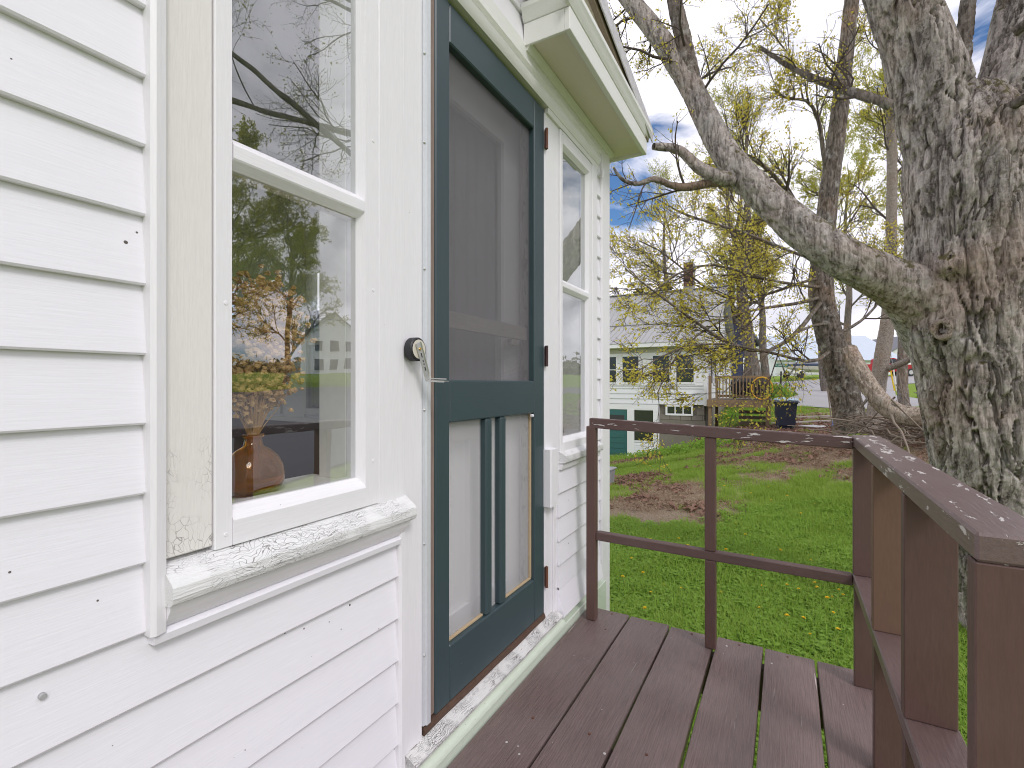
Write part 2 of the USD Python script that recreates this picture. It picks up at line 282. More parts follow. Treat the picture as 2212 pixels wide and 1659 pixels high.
GREEN = mat('dark_teal_door_paint', (0.034, 0.058, 0.065), 0.42, (70, 70, 6), 0.12, 5, 0.3, 0.0012, 0.2, 3, (0.05, 0.085, 0.09), specks=0.05, speck_scale=45, speck_color=(0.3, 0.34, 0.33))
GREENH = mat('dark_teal_door_paint_sideways', (0.034, 0.058, 0.065), 0.42, (6, 70, 70), 0.12, 5, 0.3, 0.0012, 0.2, 3, (0.05, 0.085, 0.09), specks=0.05, speck_scale=45, speck_color=(0.3, 0.34, 0.33))
RAWWOOD = mat('weathered_bare_wood', (0.26, 0.195, 0.16), 0.75, (90, 90, 4), 0.35, 5, 0.6, 0.002, 0.2, 4)
GREYWOOD = mat('grey_bare_wood', (0.42, 0.37, 0.34), 0.75, (5, 80, 80), 0.4, 5, 0.6, 0.002, 0.2, 4)
TANWOOD = mat('new_tan_wood', (0.50, 0.38, 0.23), 0.7, (40, 40, 40), 0.2, 5, 0.4, 0.002, 0.2, 4)
ROTWOOD = mat('dark_rotten_wood', (0.10, 0.055, 0.035), 0.85, (10, 80, 80), 0.4, 5, 0.7, 0.003, 0.3, 8)
METALSTRIP = mat('grey_metal_strip', (0.66, 0.675, 0.70), 0.4, (20, 20, 20), 0.05, 5, 0.1, 0.001, 0.08, 3, metallic=0.25)
STEEL = mat('galvanised_steel', (0.62, 0.62, 0.60), 0.32, (60, 60, 60), 0.15, 5, 0.2, 0.0008, 0.2, 20, metallic=0.85)
RUST = mat('rusty_hinge_metal', (0.12, 0.045, 0.03), 0.7, (60, 60, 60), 0.5, 5, 0.6, 0.002, 0.4, 30, (0.22, 0.09, 0.03))
BRASS = mat('brass_screw_metal', (0.55, 0.36, 0.10), 0.35, (60, 60, 60), 0.1, 5, 0.1, 0.0005, 0.2, 20, metallic=0.8)
RUBBER = mat('black_rubber', (0.018, 0.018, 0.020), 0.5, (60, 60, 60), 0.1, 5, 0.15, 0.0008, 0.2, 20)
CREAMDISC = mat('cream_plastic', (0.66, 0.62, 0.52), 0.5, (60, 60, 60), 0.06, 5, 0.1, 0.0006, 0.15, 20)
DECKP = mat('brown_deck_paint', (0.178, 0.121, 0.112), 0.38, (2.0, 46, 30), 0.48, 5.5, 0.9, 0.0026, 0.5, 3.2, (0.245, 0.19, 0.18), specks=0.15, speck_scale=26, speck_color=(0.6, 0.57, 0.55), chips=((2.0, 60, 30), 0.68, (0.48, 0.42, 0.38)), random=0.16)
RAILP = mat('brown_rail_paint', (0.098, 0.052, 0.042), 0.55, (30, 30, 5), 0.14, 6, 0.35, 0.0015, 0.22, 5, (0.15, 0.10, 0.09), specks=0.04, speck_scale=28, speck_color=(0.4, 0.34, 0.3))
RAILTAN = mat('faded_brown_rail_paint', (0.155, 0.088, 0.056), 0.6, (30, 30, 5), 0.10, 6, 0.3, 0.0015, 0.15, 5)
RAILTOP = mat('worn_brown_rail_paint', (0.135, 0.092, 0.085), 0.40, (4, 30, 30), 0.18, 6, 0.45, 0.002, 0.3, 5, (0.2, 0.15, 0.14), chips=((11, 40, 40), 0.595, (0.56, 0.52, 0.49)))
RAILMID = mat('brown_rail_paint_across', (0.098, 0.058, 0.051), 0.5, (30, 4, 30), 0.18, 6, 0.4, 0.002, 0.25, 5, (0.17, 0.115, 0.105), specks=0.05)
RAILMIDX = mat('brown_rail_paint_along', (0.125, 0.082, 0.075), 0.40, (4, 30, 30), 0.22, 6, 0.45, 0.002, 0.3, 5, (0.19, 0.14, 0.13), chips=((7, 26, 26), 0.68, (0.5, 0.46, 0.42)))
RAILTOPY = mat('worn_brown_rail_paint_across', (0.094, 0.053, 0.047), 0.52, (30, 4, 30), 0.18, 6, 0.4, 0.002, 0.25, 5, (0.15, 0.1, 0.095), chips=((40, 10, 60), 0.60, (0.55, 0.52, 0.49)))
DARKIN = mat('dark_brown_interior', (0.045, 0.036, 0.030), 0.6, (4, 40, 40), 0.2, 5, 0.2, 0.002, 0.2, 3)
ROOMWALL = mat('grey_white_interior', (0.74, 0.74, 0.73), 0.7, (10, 10, 10), 0.05, 5, 0.1, 0.001, 0.1, 2)
ROOMTRIM = mat('interior_trim_white', (0.74, 0.73, 0.68), 0.5, (10, 10, 10), 0.05, 5, 0.1, 0.001, 0.1, 2)
DOORIN = mat('inner_door_white', (0.76, 0.755, 0.75), 0.5, (30, 30, 4), 0.04, 5, 0.2, 0.001, 0.08, 3)
CURTAIN = mat('grey_curtain_cloth', (0.52, 0.50, 0.505), 0.9, (60, 60, 3), 0.25, 4, 0.3, 0.004, 0.2, 3)
GLASS = glass_pane('window_glass', 0.27)
GLASS_FAR = glass_pane('far_window_glass', 0.06, (0.75, 0.77, 0.76))
usdkit.material(stage, L + 'insect_screen', {'t': ('transparent_bsdf', {}), 'd': ('principled_bsdf', {'base_color': (0.105, 0.10, 0.10), 'roughness': 0.6}), 'g': ('geometry', {}), 'w': ('wave_texture', {'bands_direction': 'x', 'scale': 150.0}),
    'w2': ('wave_texture', {'bands_direction': 'z', 'scale': 150.0}), 'a': ('mix_float', {'fac': 0.5}), 'c': ('map_range', {'from_min': 0.0, 'from_max': 1.0, 'to_min': 0.24, 'to_max': 0.52}), 'm': ('mix_closure', {})},
    [('g.position', 'w.vector'), ('g.position', 'w2.vector'), ('w.fac', 'a.a'), ('w2.fac', 'a.b'), ('a.result', 'c.value'), ('c.result', 'm.fac'), ('t.BSDF', 'm.closure1'), ('d.BSDF', 'm.closure2')], surface='m.closure')
usdkit.material(stage, L + 'pale_screen', {'t': ('transparent_bsdf', {}), 'd': ('principled_bsdf', {'base_color': (0.5, 0.49, 0.48), 'roughness': 0.6}), 'm': ('mix_closure', {'fac': 0.25})},
    [('t.BSDF', 'm.closure1'), ('d.BSDF', 'm.closure2')], surface='m.closure')
usdkit.material(stage, L + 'amber_glass', {'p': ('principled_bsdf', {'base_color': (0.66, 0.30, 0.03), 'transmission_weight': 0.9, 'roughness': 0.05, 'ior': 1.45, 'specular_ior_level': 0.7})}, [], surface='p.BSDF')

# ------------------------------------------------------------------ the white house (near)
house = thing('white_house', 'near white clapboard house with a dark green screen door between two narrow windows', 'house', (0, 0, 0))
W2 = 2.5     # end of the wall
# structural walls behind the cladding, with the window and door openings left free
wall = []
OPEN = [(0.515, 0.815, 0.80, 2.2), (1.06, 1.80, 0.10, 2.17), (1.975, 2.30, 0.80, 2.16)]
xs = [-1.6, 0.515, 0.815, 1.06, 1.80, 1.975, 2.30, 2.60]
for k in range(7):
    a, b = xs[k], xs[k + 1]
    o = [q for q in OPEN if abs(q[0] - a) < 1e-6 and abs(q[1] - b) < 1e-6]
    if o: wall += [box(a, b, 0.012, 0.12, -0.95, o[0][2], 0), box(a, b, 0.012, 0.12, o[0][3], 3.4, 0)]
    else: wall.append(box(a, b, 0.012, 0.12, -0.95, 3.4, 0))
part(house, 'wall', join(*wall), TRIM)
EW = []   # end wall x 2.45..2.58 with openings
ys = [0.12, 1.95, 2.30, 2.55, 3.42, 4.2]
for k in range(5):
    a, b = ys[k], ys[k + 1]
    if k in (1, 3): EW += [box(2.47, 2.58, a, b, -0.95, 0.82, 0), box(2.47, 2.58, a, b, 1.93, 3.0, 0)]
    else: EW.append(box(2.47, 2.58, a, b, -0.95, 3.0, 0))
part(house, 'end_wall', join(*EW), SIDING)
def clap(z0, x0, x1, e=0.1055, y=-0.002, seed=0, flare=0.0):
    pr = [(y - 0.013 - flare, z0), (y - 0.0155 - flare, z0 + 0.003), (y - 0.015 - flare, z0 + 0.008), (y - 0.003, z0 + e + 0.006), (y + 0.008, z0 + e + 0.006), (y + 0.008, z0 + 0.012), (y - 0.004, z0 + 0.010), (y - 0.004, z0)]
    return prism(pr, 'x', x0, x1, 10, 0.0012, seed)
for i in range(-13, 20):          # left of the first window, and under it
    z0 = 1.094 + 0.1055 * i
    if z0 > 0.66 - 0.02:
        part(house, 'clapboard', clap(z0, -1.5, 0.385, seed=i), SIDING, 30)
    elif z0 > -0.4:
        x1 = 0.935
        part(house, 'clapboard', clap(z0, -1.5, x1, seed=i) if z0 < 0.56 else clap(z0, -1.5, 0.385, seed=i), SIDING, 30)
        if z0 >= 0.56: part(house, 'clapboard', clap(z0, 0.385, x1, e=min(0.1055, 0.672 - z0), seed=i), SIDING, 30)
for i, z0 in enumerate([0.584, 0.482, 0.38, 0.278, 0.176, 0.06]):   # under the second window
    part(house, 'clapboard', clap(z0, 1.915, 2.425, e=0.102 if i < 5 else 0.118, y=-0.012 if i < 5 else -0.02, seed=i + 40, flare=0.0 if i < 5 else 0.012), SIDING, 30)
for i, z0 in enumerate([2.314, 2.42, 2.526, 2.632, 2.738, 2.844]):
    part(house, 'clapboard', clap(z0, 0.385, 1.61 if i < 2 else 2.0, seed=i + 60), SIDING, 30)
for i in range(22):                # the sliver of siding before the corner board
    part(house, 'clapboard', clap(0.02 + 0.1055 * i, 2.415, 2.475, seed=i + 80), SIDING, 30)
part(house, 'siding_plug', disc_y((0.262, 0.640), 0.0042, -0.0150, -0.008, 16, 0.0008), mat('grey_plug', (0.42, 0.42, 0.42), 0.6))
# trims round window 1
part(house, 'edge_trim', prism([(0.379, 0.006), (0.379, -0.030), (0.386, -0.034), (0.401, -0.030), (0.401, 0.006)], 'z', 0.668, 3.2), TRIM)
part(house, 'casing', box(0.401, 0.479, -0.016, 0.012, 0.775, 3.2, 0.002), CASING, label='cream casing board with cracked flaking paint')
part(house, 'casing', box(0.866, 0.956, -0.018, 0.012, 0.762, 3.2, 0.003), TRIM)
part(house, 'casing', box(0.9575, 1.034, -0.012, 0.012, 0.045, 3.2, 0.003), TRIM)
part(house, 'edge_trim', prism([(0.934, 0.004), (0.934, -0.018), (0.938, -0.026), (0.949, -0.026), (0.952, -0.012), (0.952, 0.004)], 'z', -0.35, 0.70), TRIM)
part(house, 'edge_trim', box(0.9525, 0.9572, -0.006, 0.01, -0.35, 0.70, 0.001), TRIM)
st = part(house, 'weather_strip', prism([(1.034, 0.0), (1.034, -0.014), (1.041, -0.016), (1.043, -0.021), (1.058, -0.021), (1.058, 0.0)], 'z', 0.13, 3.0), METALSTRIP, label='grey metal weather strip beside the door')
for z in (0.32, 0.62, 0.98, 1.36, 1.70, 1.94, 2.12):
    v, f = lathe([(0.0001, 0), (0.0032, 0.0006), (0.0042, 0.0022), (0.0001, 0.004)][::-1], (0, 0, 0), 10)
    part(st, 'screw', (np.stack([v[:, 0], -v[:, 2], v[:, 1]], 1) + np.array([1.0375, -0.0145, z]), f), STEEL, True)
# window builder
def sash_window(x0, x1, gx0, gx1, z0, gz0, m0, m1, gz1, z1, yf, yg, name='window', lab=None):
    w = part(house, name, prism([(x0, 0.03), (x0, yf + 0.002), (x0 + 0.002, yf), (gx0 - 0.012, yf), (gx0 - 0.002, yg - 0.004), (gx0 - 0.002, 0.03)], 'z', z0, z1), TRIM, label=lab)
    part(w, 'stile', prism([(x1, 0.03), (x1, yf + 0.002), (x1 - 0.002, yf), (gx1 + 0.012, yf), (gx1 + 0.002, yg - 0.004), (gx1 + 0.002, 0.03)], 'z', z0, z1), TRIM)
    part(w, 'bottom_rail', prism([(0.03, z0 + 0.001), (yf - 0.003, z0 + 0.001), (yf - 0.004, gz0 - 0.022), (yf + 0.001, gz0 - 0.016), (yg - 0.006, gz0), (0.03, gz0)], 'x', gx0 - 0.011, gx1 + 0.011, 10, 0.001, 3), TRIMH)
    part(w, 'muntin', prism([(0.028, m0 - 0.002), (yg - 0.004, m0), (yf + 0.002, m0 + 0.012), (yf, m0 + 0.015), (yf, m1 - 0.018), (yf + 0.003, m1 - 0.013), (yg - 0.004, m1), (0.028, m1)], 'x', gx0 - 0.009, gx1 + 0.009, 8, 0.0012, 5), TRIMH)
    part(w, 'top_rail', prism([(0.03, z1 - 0.001), (yf - 0.002, z1 - 0.001), (yf - 0.002, gz1 + 0.012), (yg - 0.004, gz1), (0.03, gz1)], 'x', gx0 - 0.011, gx1 + 0.011), TRIMH)
    for a, b in ((gz0 - 0.004, m0 + 0.004), (m1 - 0.004, gz1 + 0.004)):
        part(w, 'pane', pane_y(gx0 - 0.004, gx1 + 0.004, yg, a, b), GLASS)
    return w
w1 = sash_window(0.4805, 0.8645, 0.522, 0.810, 0.768, 0.834, 1.432, 1.487, 2.125, 2.19, -0.020, 0.004)
for x, zz in ((0.499, (0.79, 1.19, 1.76)), (0.846, (0.87, 1.27, 1.62))):
    for z in zz: part(w1, 'nail_dimple', disc_y((x, z), 0.0038, -0.0212, -0.018, 10, 0.0008), TRIM)
part(house, 'edge_trim', box(0.401, 0.956, -0.03, 0.012, 2.195, 2.32, 0.003), TRIMH)
# sill and apron of window 1
part(house, 'sill', prism([(0.01, 0.704), (-0.044, 0.708), (-0.052, 0.713), (-0.055, 0.722), (-0.054, 0.738), (-0.049, 0.745), (-0.018, 0.766), (0.01, 0.772)], 'x', 0.3995, 0.962, 40, 0.006, 11), SILL, 22, label='weathered window sill with flaking white paint')
part(house, 'apron', prism([(0.0, 0.668), (-0.020, 0.672), (-0.030, 0.684), (-0.040, 0.700), (-0.040, 0.708), (0.0, 0.706)], 'x', 0.4015, 0.945, 12, 0.002, 12), TRIMH, 40)
part(house, 'apron', prism([(0.0, 0.650), (-0.026, 0.652), (-0.028, 0.664), (-0.020, 0.670), (0.0, 0.670)], 'x', 0.386, 0.9345, 12, 0.001, 13), SIDING, 40)
part(house, 'inner_sill', box(0.50, 0.83, 0.032, 0.17, 0.790, 0.826, 0.003), ROOMTRIM)
part(house, 'reveal', box(0.812, 0.819, 0.034, 0.125, 0.826, 2.2, 0.001), ROOMTRIM)
part(house, 'reveal', box(0.508, 0.5155, 0.034, 0.125, 0.826, 2.2, 0.001), ROOMTRIM)
part(house, 'reveal', box(2.298, 2.305, 0.034, 0.125, 0.826, 2.16, 0.001), ROOMTRIM)
# right of the door: casing, window 2, sill, corner
part(house, 'casing', box(1.805, 1.9445, -0.010, 0.012, 0.06, 2.155, 0.003), TRIM)
part(house, 'casing', box(1.876, 1.914, -0.016, -0.0105, 0.06, 0.70, 0.002), TRIM)
part(house, 'block', prism([(1.79, -0.011), (1.79, -0.040), (1.795, -0.045), (1.86, -0.045), (1.872, -0.011)], 'z', 0.555, 0.785), TRIM, label='small white wooden block on the door casing')
w2 = sash_window(1.947, 2.341, 1.985, 2.292, 0.758, 0.816, 1.462, 1.512, 2.085, 2.15, -0.016, 0.006)
part(house, 'casing', box(2.343, 2.413, -0.020, 0.012, 0.70, 2.155, 0.003), TRIM)
part(house, 'corner_board', box(2.476, 2.604, -0.024, 0.125, -0.85, 2.345, 0.004), TRIM)
part(house, 'corner_board', box(2.4775, 2.6035, -0.0238, 0.125, -0.9, -0.853, 0.004), TRIM)
part(house, 'cleat', join(cyl((2.452, -0.018, 2.14), (2.452, -0.034, 2.14), 0.007, 12), tube([(2.452, -0.032, 2.16), (2.449, -0.036, 2.14), (2.452, -0.032, 2.12)], [0.006, 0.008, 0.006], 10)), TRIM, True)
part(house, 'sill', prism([(0.01, 0.705), (-0.045, 0.712), (-0.05, 0.72), (-0.048, 0.742), (-0.016, 0.760), (0.01, 0.762)], 'x', 1.935, 2.42, 16, 0.003, 14), SILL, 40)
part(house, 'apron', prism([(0.0, 0.682), (-0.03, 0.684), (-0.034, 0.70), (-0.034, 0.706), (0.0, 0.706)], 'x', 1.93, 2.418, 8, 0.002, 15), TRIMH, 40)
# head trim, frieze, cornice return
part(house, 'head_trim', prism([(0.01, 2.175), (-0.026, 2.172), (-0.034, 2.182), (-0.040, 2.20), (-0.022, 2.212), (-0.022, 2.232), (-0.034, 2.238), (-0.034, 2.248), (0.01, 2.25)], 'x', 0.9575, 2.415, 6, 0.001, 17), CORNICE, 35)
part(house, 'drip_moulding', prism([(-0.006, 2.152), (-0.020, 2.152), (-0.024, 2.172), (-0.006, 2.174)], 'x', 1.81, 2.42), CORNICE)
part(house, 'frieze', box(0.958, 2.476, -0.024, 0.012, 2.2515, 2.3125, 0.002), CORNICE)
part(house, 'bed_moulding', prism([(-0.024, 2.285), (-0.030, 2.286), (-0.040, 2.300), (-0.044, 2.311), (-0.024, 2.3118)], 'x', 1.612, 2.62), CORNICE, 30)
C0, C1, CY = 1.605, 2.695, -0.192
part(house, 'soffit', box(C0 + 0.012, C1 - 0.012, CY + 0.012, 0.0, 2.3135, 2.327, 0.001), CREAM, label='pale cream soffit of the cornice return')
part(house, 'soffit', box(2.606, C1 - 0.012, 0.002, 0.6, 2.3135, 2.327, 0.001), CREAM)
part(house, 'fascia', box(C0, C1, CY - 0.010, CY + 0.011, 2.300, 2.380, 0.002), CORNICE)
part(house, 'fascia', box(C0, C0 + 0.0115, CY + 0.0115, -0.018, 2.300, 2.3795, 0.001), CORNICE)
part(house, 'fascia', box(C1 - 0.0115, C1, CY + 0.0115, 0.6, 2.300, 2.3795, 0.001), CORNICE)
cr = [(0.0, 2.381), (-0.012, 2.384), (-0.020, 2.396), (-0.026, 2.412), (-0.034, 2.424), (-0.034, 2.442), (0.0, 2.446)]
part(house, 'crown_moulding', prism([(CY + u, w) for u, w in cr], 'x', C0 - 0.03, C1 + 0.02), CORNICE, 30)
part(house, 'crown_moulding', prism([(C0 + 0.012 + u, w) for u, w in cr], 'y', CY - 0.002, -0.018), CORNICE, 30)
part(house, 'cornice_top', box(C0 + 0.013, C1, CY + 0.001, -0.018, 2.41, 2.4455, 0.001), CORNICE)
# roof: rake falling to the far corner, and its underside
def zr(x): return 2.385 + (2.72 - x) * 0.205
sl = math.atan(0.205)
def sloped(xa, xb, y0, y1, o0, o1, bev=0.001):
    a = np.array([xb, 0, zr(xb)]); Lr = (xb - xa) / math.cos(sl)
    fr = (np.array([[-math.cos(sl), 0, math.sin(sl)], [0, -1, 0], [math.sin(sl), 0, math.cos(sl)]]).T, a)
    return place(box(0, Lr, -y1, -y0, o0, o1, bev), fr)
roof = part(house, 'roof', sloped(-1.5, 2.74, -0.215, 4.3, 0.036, 0.075), mat('grey_shingle', (0.13, 0.125, 0.12), 0.9))
part(roof, 'rake_soffit', sloped(-1.5, 2.70, -0.186, 0.012, 0.012, 0.034), CREAM)
part(roof, 'rake_board', sloped(-1.5, 2.715, -0.208, -0.1875, -0.012, 0.0345), mat('tan_rake_paint', (0.27, 0.205, 0.145), 0.5, (5, 40, 40)), label='tan rake board along the sloping roof edge')
part(roof, 'drip_edge', sloped(-1.5, 2.748, -0.222, -0.2165, 0.004, 0.078), mat('pale_drip_edge_metal', (0.60, 0.58, 0.58), 0.4, metallic=0.2))
part(roof, 'rake_trim', sloped(-1.5, 2.69, -0.184, -0.168, -0.004, 0.0105), mat('cream_trim', (0.66, 0.6, 0.48), 0.5))
part(roof, 'rake_moulding', sloped(-1.5, 1.66, -0.07, -0.025, -0.03, 0.011), CORNICE)
# base: sill board of the door, quarter round, mint board
part(house, 'door_sill', prism([(0.02, 0.055), (-0.030, 0.058), (-0.048, 0.070), (-0.050, 0.080), (0.0, 0.104), (0.02, 0.104)], 'x', 0.965, 1.90, 26, 0.006, 21), PEEL, 40, label='peeling grey-white door threshold')
part(house, 'rotten_strip', prism([(0.02, 0.100), (-0.012, 0.099), (-0.016, 0.108), (-0.010, 0.122), (0.02, 0.124)], 'x', 1.04, 1.80, 20, 0.004, 22), ROTWOOD, 40)
q = [(-0.02 + 0.0, 0.028)] + [(-0.022 - 0.030 * math.cos(a), 0.030 + 0.028 * math.sin(a)) for a in np.linspace(0, math.pi / 2, 6)]
part(house, 'quarter_round', prism(q, 'x', 0.953, 1.925, 12, 0.002, 23), MINT, 30)
part(house, 'base_board', box(0.90, 2.475, -0.046, 0.012, -0.16, 0.0285, 0.003), MINT, label='pale mint base board along the deck')
part(house, 'base_board', box(1.928, 2.475, -0.020, 0.011, 0.029, 0.062, 0.001), MINT)
part(house, 'foundation', box(-1.5, 2.55, 0.0, 0.3, -1.6, -0.42, 0.0), mat('grey_concrete', (0.3, 0.29, 0.27), 0.9))
# interior of the porch
part(house, 'floor', box(-1.5, 2.47, 0.121, 4.2, 0.05, 0.10, 0), DARKIN)
part(house, 'ceiling', box(-1.5, 2.47, 0.121, 4.2, 2.24, 2.30, 0), ROOMWALL)
part(house, 'back_wall', join(box(-1.5, 2.47, 4.2, 4.3, -0.9, 0.8, 0), box(-1.5, 2.47, 4.2, 4.3, 2.1, 3.0, 0), box(-1.5, -1.0, 4.2, 4.3, 0.8, 2.1, 0), box(2.0, 2.47, 4.2, 4.3, 0.8, 2.1, 0)), ROOMWALL)
part(house, 'side_wall', join(box(-1.6, -1.5, 0.121, 1.2, -0.9, 3.4, 0), box(-1.6, -1.5, 2.9, 4.3, -0.9, 3.4, 0), box(-1.6, -1.5, 1.2, 2.9, -0.9, 0.8, 0), box(-1.6, -1.5, 1.2, 2.9, 2.0, 3.4, 0)), ROOMWALL)
part(house, 'wainscot', box(2.445, 2.469, 0.13, 4.19, 0.101, 0.765, 0.001), DARKIN)
part(house, 'wainscot', box(-1.49, 2.44, 4.176, 4.199, 0.101, 0.765, 0.001), DARKIN)
part(house, 'wainscot_cap', box(2.43, 2.4695, 0.13, 4.19, 0.766, 0.80, 0.003), ROOMTRIM)
for ya, yb in ((0.13, 1.949), (2.301, 2.549), (3.421, 4.19)): part(house, 'lining', box(2.455, 2.4695, ya, yb, 0.801, 2.239, 0), ROOMWALL)
for y0, y1, mu in ((1.95, 2.30, ()), (2.55, 3.42, (2.83, 3.12))):
    w = part(house, 'window', join(box(2.44, 2.50, y0, y0 + 0.045, 0.82, 1.93, 0.002), box(2.44, 2.50, y1 - 0.045, y1, 0.82, 1.93, 0.002), box(2.44, 2.50, y0 + 0.045, y1 - 0.045, 0.82, 0.87, 0.002), box(2.44, 2.50, y0 + 0.045, y1 - 0.045, 1.88, 1.93, 0.002)), ROOMTRIM)
    part(w, 'muntin', box(2.45, 2.49, y0 + 0.045, y1 - 0.045, 1.34, 1.39, 0.002), ROOMTRIM)
    part(w, 'shade', box(2.500, 2.503, y0 + 0.04, y1 - 0.04, 0.865, 1.60, 0), mat('grey_brown_shade', (0.30, 0.27, 0.235), 0.8) if y0 < 2 else L + 'grey_brown_shade')
    for yy in mu: part(w, 'muntin', box(2.445, 2.495, yy - 0.035, yy + 0.035, 0.87, 1.88, 0.002), ROOMTRIM)
    part(w, 'pane', pane_x(2.463, y0 + 0.04, y1 - 0.04, 0.865, 1.885), GLASS_FAR)
# ------------------------------------------------------------------ screen door and inner door
sd = thing('screen_door', 'dark teal wooden screen door with one large upper screen and three lower screens', 'door', (1.10, 0, 0.12))
SY0, SY1 = -0.010, 0.022
part(sd, 'edge_strip', box(1.0585, 1.0935, -0.006, 0.02, 0.13, 2.168, 0.002), RAWWOOD, label='bare weathered wood edge strip')
part(sd, 'stile', box(1.094, 1.160, SY0, SY1, 0.122, 2.163, 0.004), GREEN)
part(sd, 'stile', box(1.712, 1.798, SY0, SY1, 0.122, 2.163, 0.004), GREEN)
part(sd, 'top_rail', box(1.1605, 1.7115, SY0 + 0.0005, SY1, 2.046, 2.1625, 0.004), GREENH)
part(sd, 'middle_rail', box(1.1605, 1.7115, SY0 + 0.0005, SY1, 0.937, 1.062, 0.004), GREENH)
part(sd, 'bottom_rail', box(1.1605, 1.7115, SY0 + 0.0005, SY1, 0.1225, 0.288, 0.004), GREENH)
part(sd, 'bar', box(1.362, 1.400, SY0 + 0.001, SY1, 0.2885, 0.9365, 0.006), GREEN)
part(sd, 'bar', box(1.455, 1.493, SY0 + 0.001, SY1, 0.2885, 0.9365, 0.006), GREEN)
part(sd, 'screen', box(1.1605, 1.7115, 0.0140, 0.0146, 1.0625, 2.0455, 0), L + 'insect_screen', label='large upper insect screen')
for a, b in ((1.1605, 1.3615), (1.4005, 1.4545), (1.4935, 1.7115)):
    part(sd, 'screen', box(a, b, 0.0140, 0.0146, 0.2885, 0.9365, 0), L + 'pale_screen')
part(sd, 'stop_strip', box(1.161, 1.361, 0.0042, 0.0138, 0.2887, 0.2955, 0.001), TANWOOD)
part(sd, 'stop_strip', box(1.494, 1.711, 0.0042, 0.0138, 0.2887, 0.2955, 0.001), TANWOOD)
part(sd, 'stop_strip', box(1.703, 1.7115, 0.0042, 0.0138, 0.296, 0.936, 0.001), TANWOOD)
part(sd, 'cross_bar', box(1.161, 1.711, 0.024, 0.040, 1.220, 1.272, 0.002), GREYWOOD, label='grey bare wood cross bar behind the upper screen')
part(sd, 'cross_bar_block', box(1.60, 1.64, 0.026, 0.05, 1.196, 1.219, 0.002), GREYWOOD)
part(sd, 'screw_eye', disc_y((1.695, 0.928), 0.006, -0.014, 0.0, 12), TRIM)
for z0, z1, mm in ((2.004, 2.082, RUST), (1.123, 1.203, mat('dark_painted_hinge', (0.05, 0.022, 0.022), 0.6)), (0.229, 0.309, RUST)):
    h = part(sd, 'hinge', box(1.800, 1.816, -0.016, -0.010, z0, z1, 0.001), mm)
    part(h, 'knuckle', cyl((1.8005, -0.020, z0 - 0.002), (1.8005, -0.020, z1 + 0.002), 0.006, 12), mm, True)
idr = thing('inner_door', 'white panelled inner door seen through the screens of the teal door', 'door', (1.07, 0.1, 0.12))
part(idr, 'slab', join(box(1.075, 1.20, 0.085, 0.118, 0.11, 2.15, 0.002), box(1.64, 1.77, 0.085, 0.118, 0.11, 2.15, 0.002), box(1.2005, 1.6395, 0.085, 0.118, 0.11, 0.30, 0.002), box(1.2005, 1.6395, 0.085, 0.118, 0.86, 1.04, 0.002), box(1.2005, 1.6395, 0.085, 0.118, 1.98, 2.15, 0.002)), DOORIN)
for a, b in ((1.2005, 1.40), (1.46, 1.6395)): part(idr, 'panel', box(a, b, 0.100, 0.112, 0.3005, 0.8595, 0.003), DOORIN)
part(idr, 'mullion', box(1.4005, 1.4595, 0.0852, 0.118, 0.3005, 0.8595, 0.002), DOORIN)
part(idr, 'pane', pane_y(1.20, 1.64, 0.100, 1.04, 1.98), GLASS_FAR)
xx = np.linspace(1.19, 1.65, 60); yy = 0.135 + 0.006 * np.sin(xx * 95) + 0.004 * np.sin(xx * 41 + 1)
cv = np.vstack([np.stack([xx, yy, np.full(60, z)], 1) for z in (1.02, 2.0)]); j = np.arange(59)
part(idr, 'curtain', (np.vstack([cv, cv + [0, .002, 0]]), np.vstack([np.stack([j, j + 1, j + 61], 1), np.stack([j, j + 61, j + 60], 1), np.stack([j + 120, j + 181, j + 121], 1), np.stack([j + 120, j + 180, j + 181], 1)])), CURTAIN, True)
part(house, 'door_jamb', box(1.770, 1.806, 0.023, 0.119, 0.10, 2.17, 0.002), TRIM)
part(house, 'door_stop', box(1.748, 1.7695, 0.034, 0.070, 0.104, 2.165, 0.002), mat('grey_peeling_stop', (0.42, 0.40, 0.37), 0.7, (30, 30, 8), 0.2, 5, 0.5, 0.003, chips=((40, 40, 14), 0.55, (0.2, 0.18, 0.17))), label='grey door stop with peeling paint')
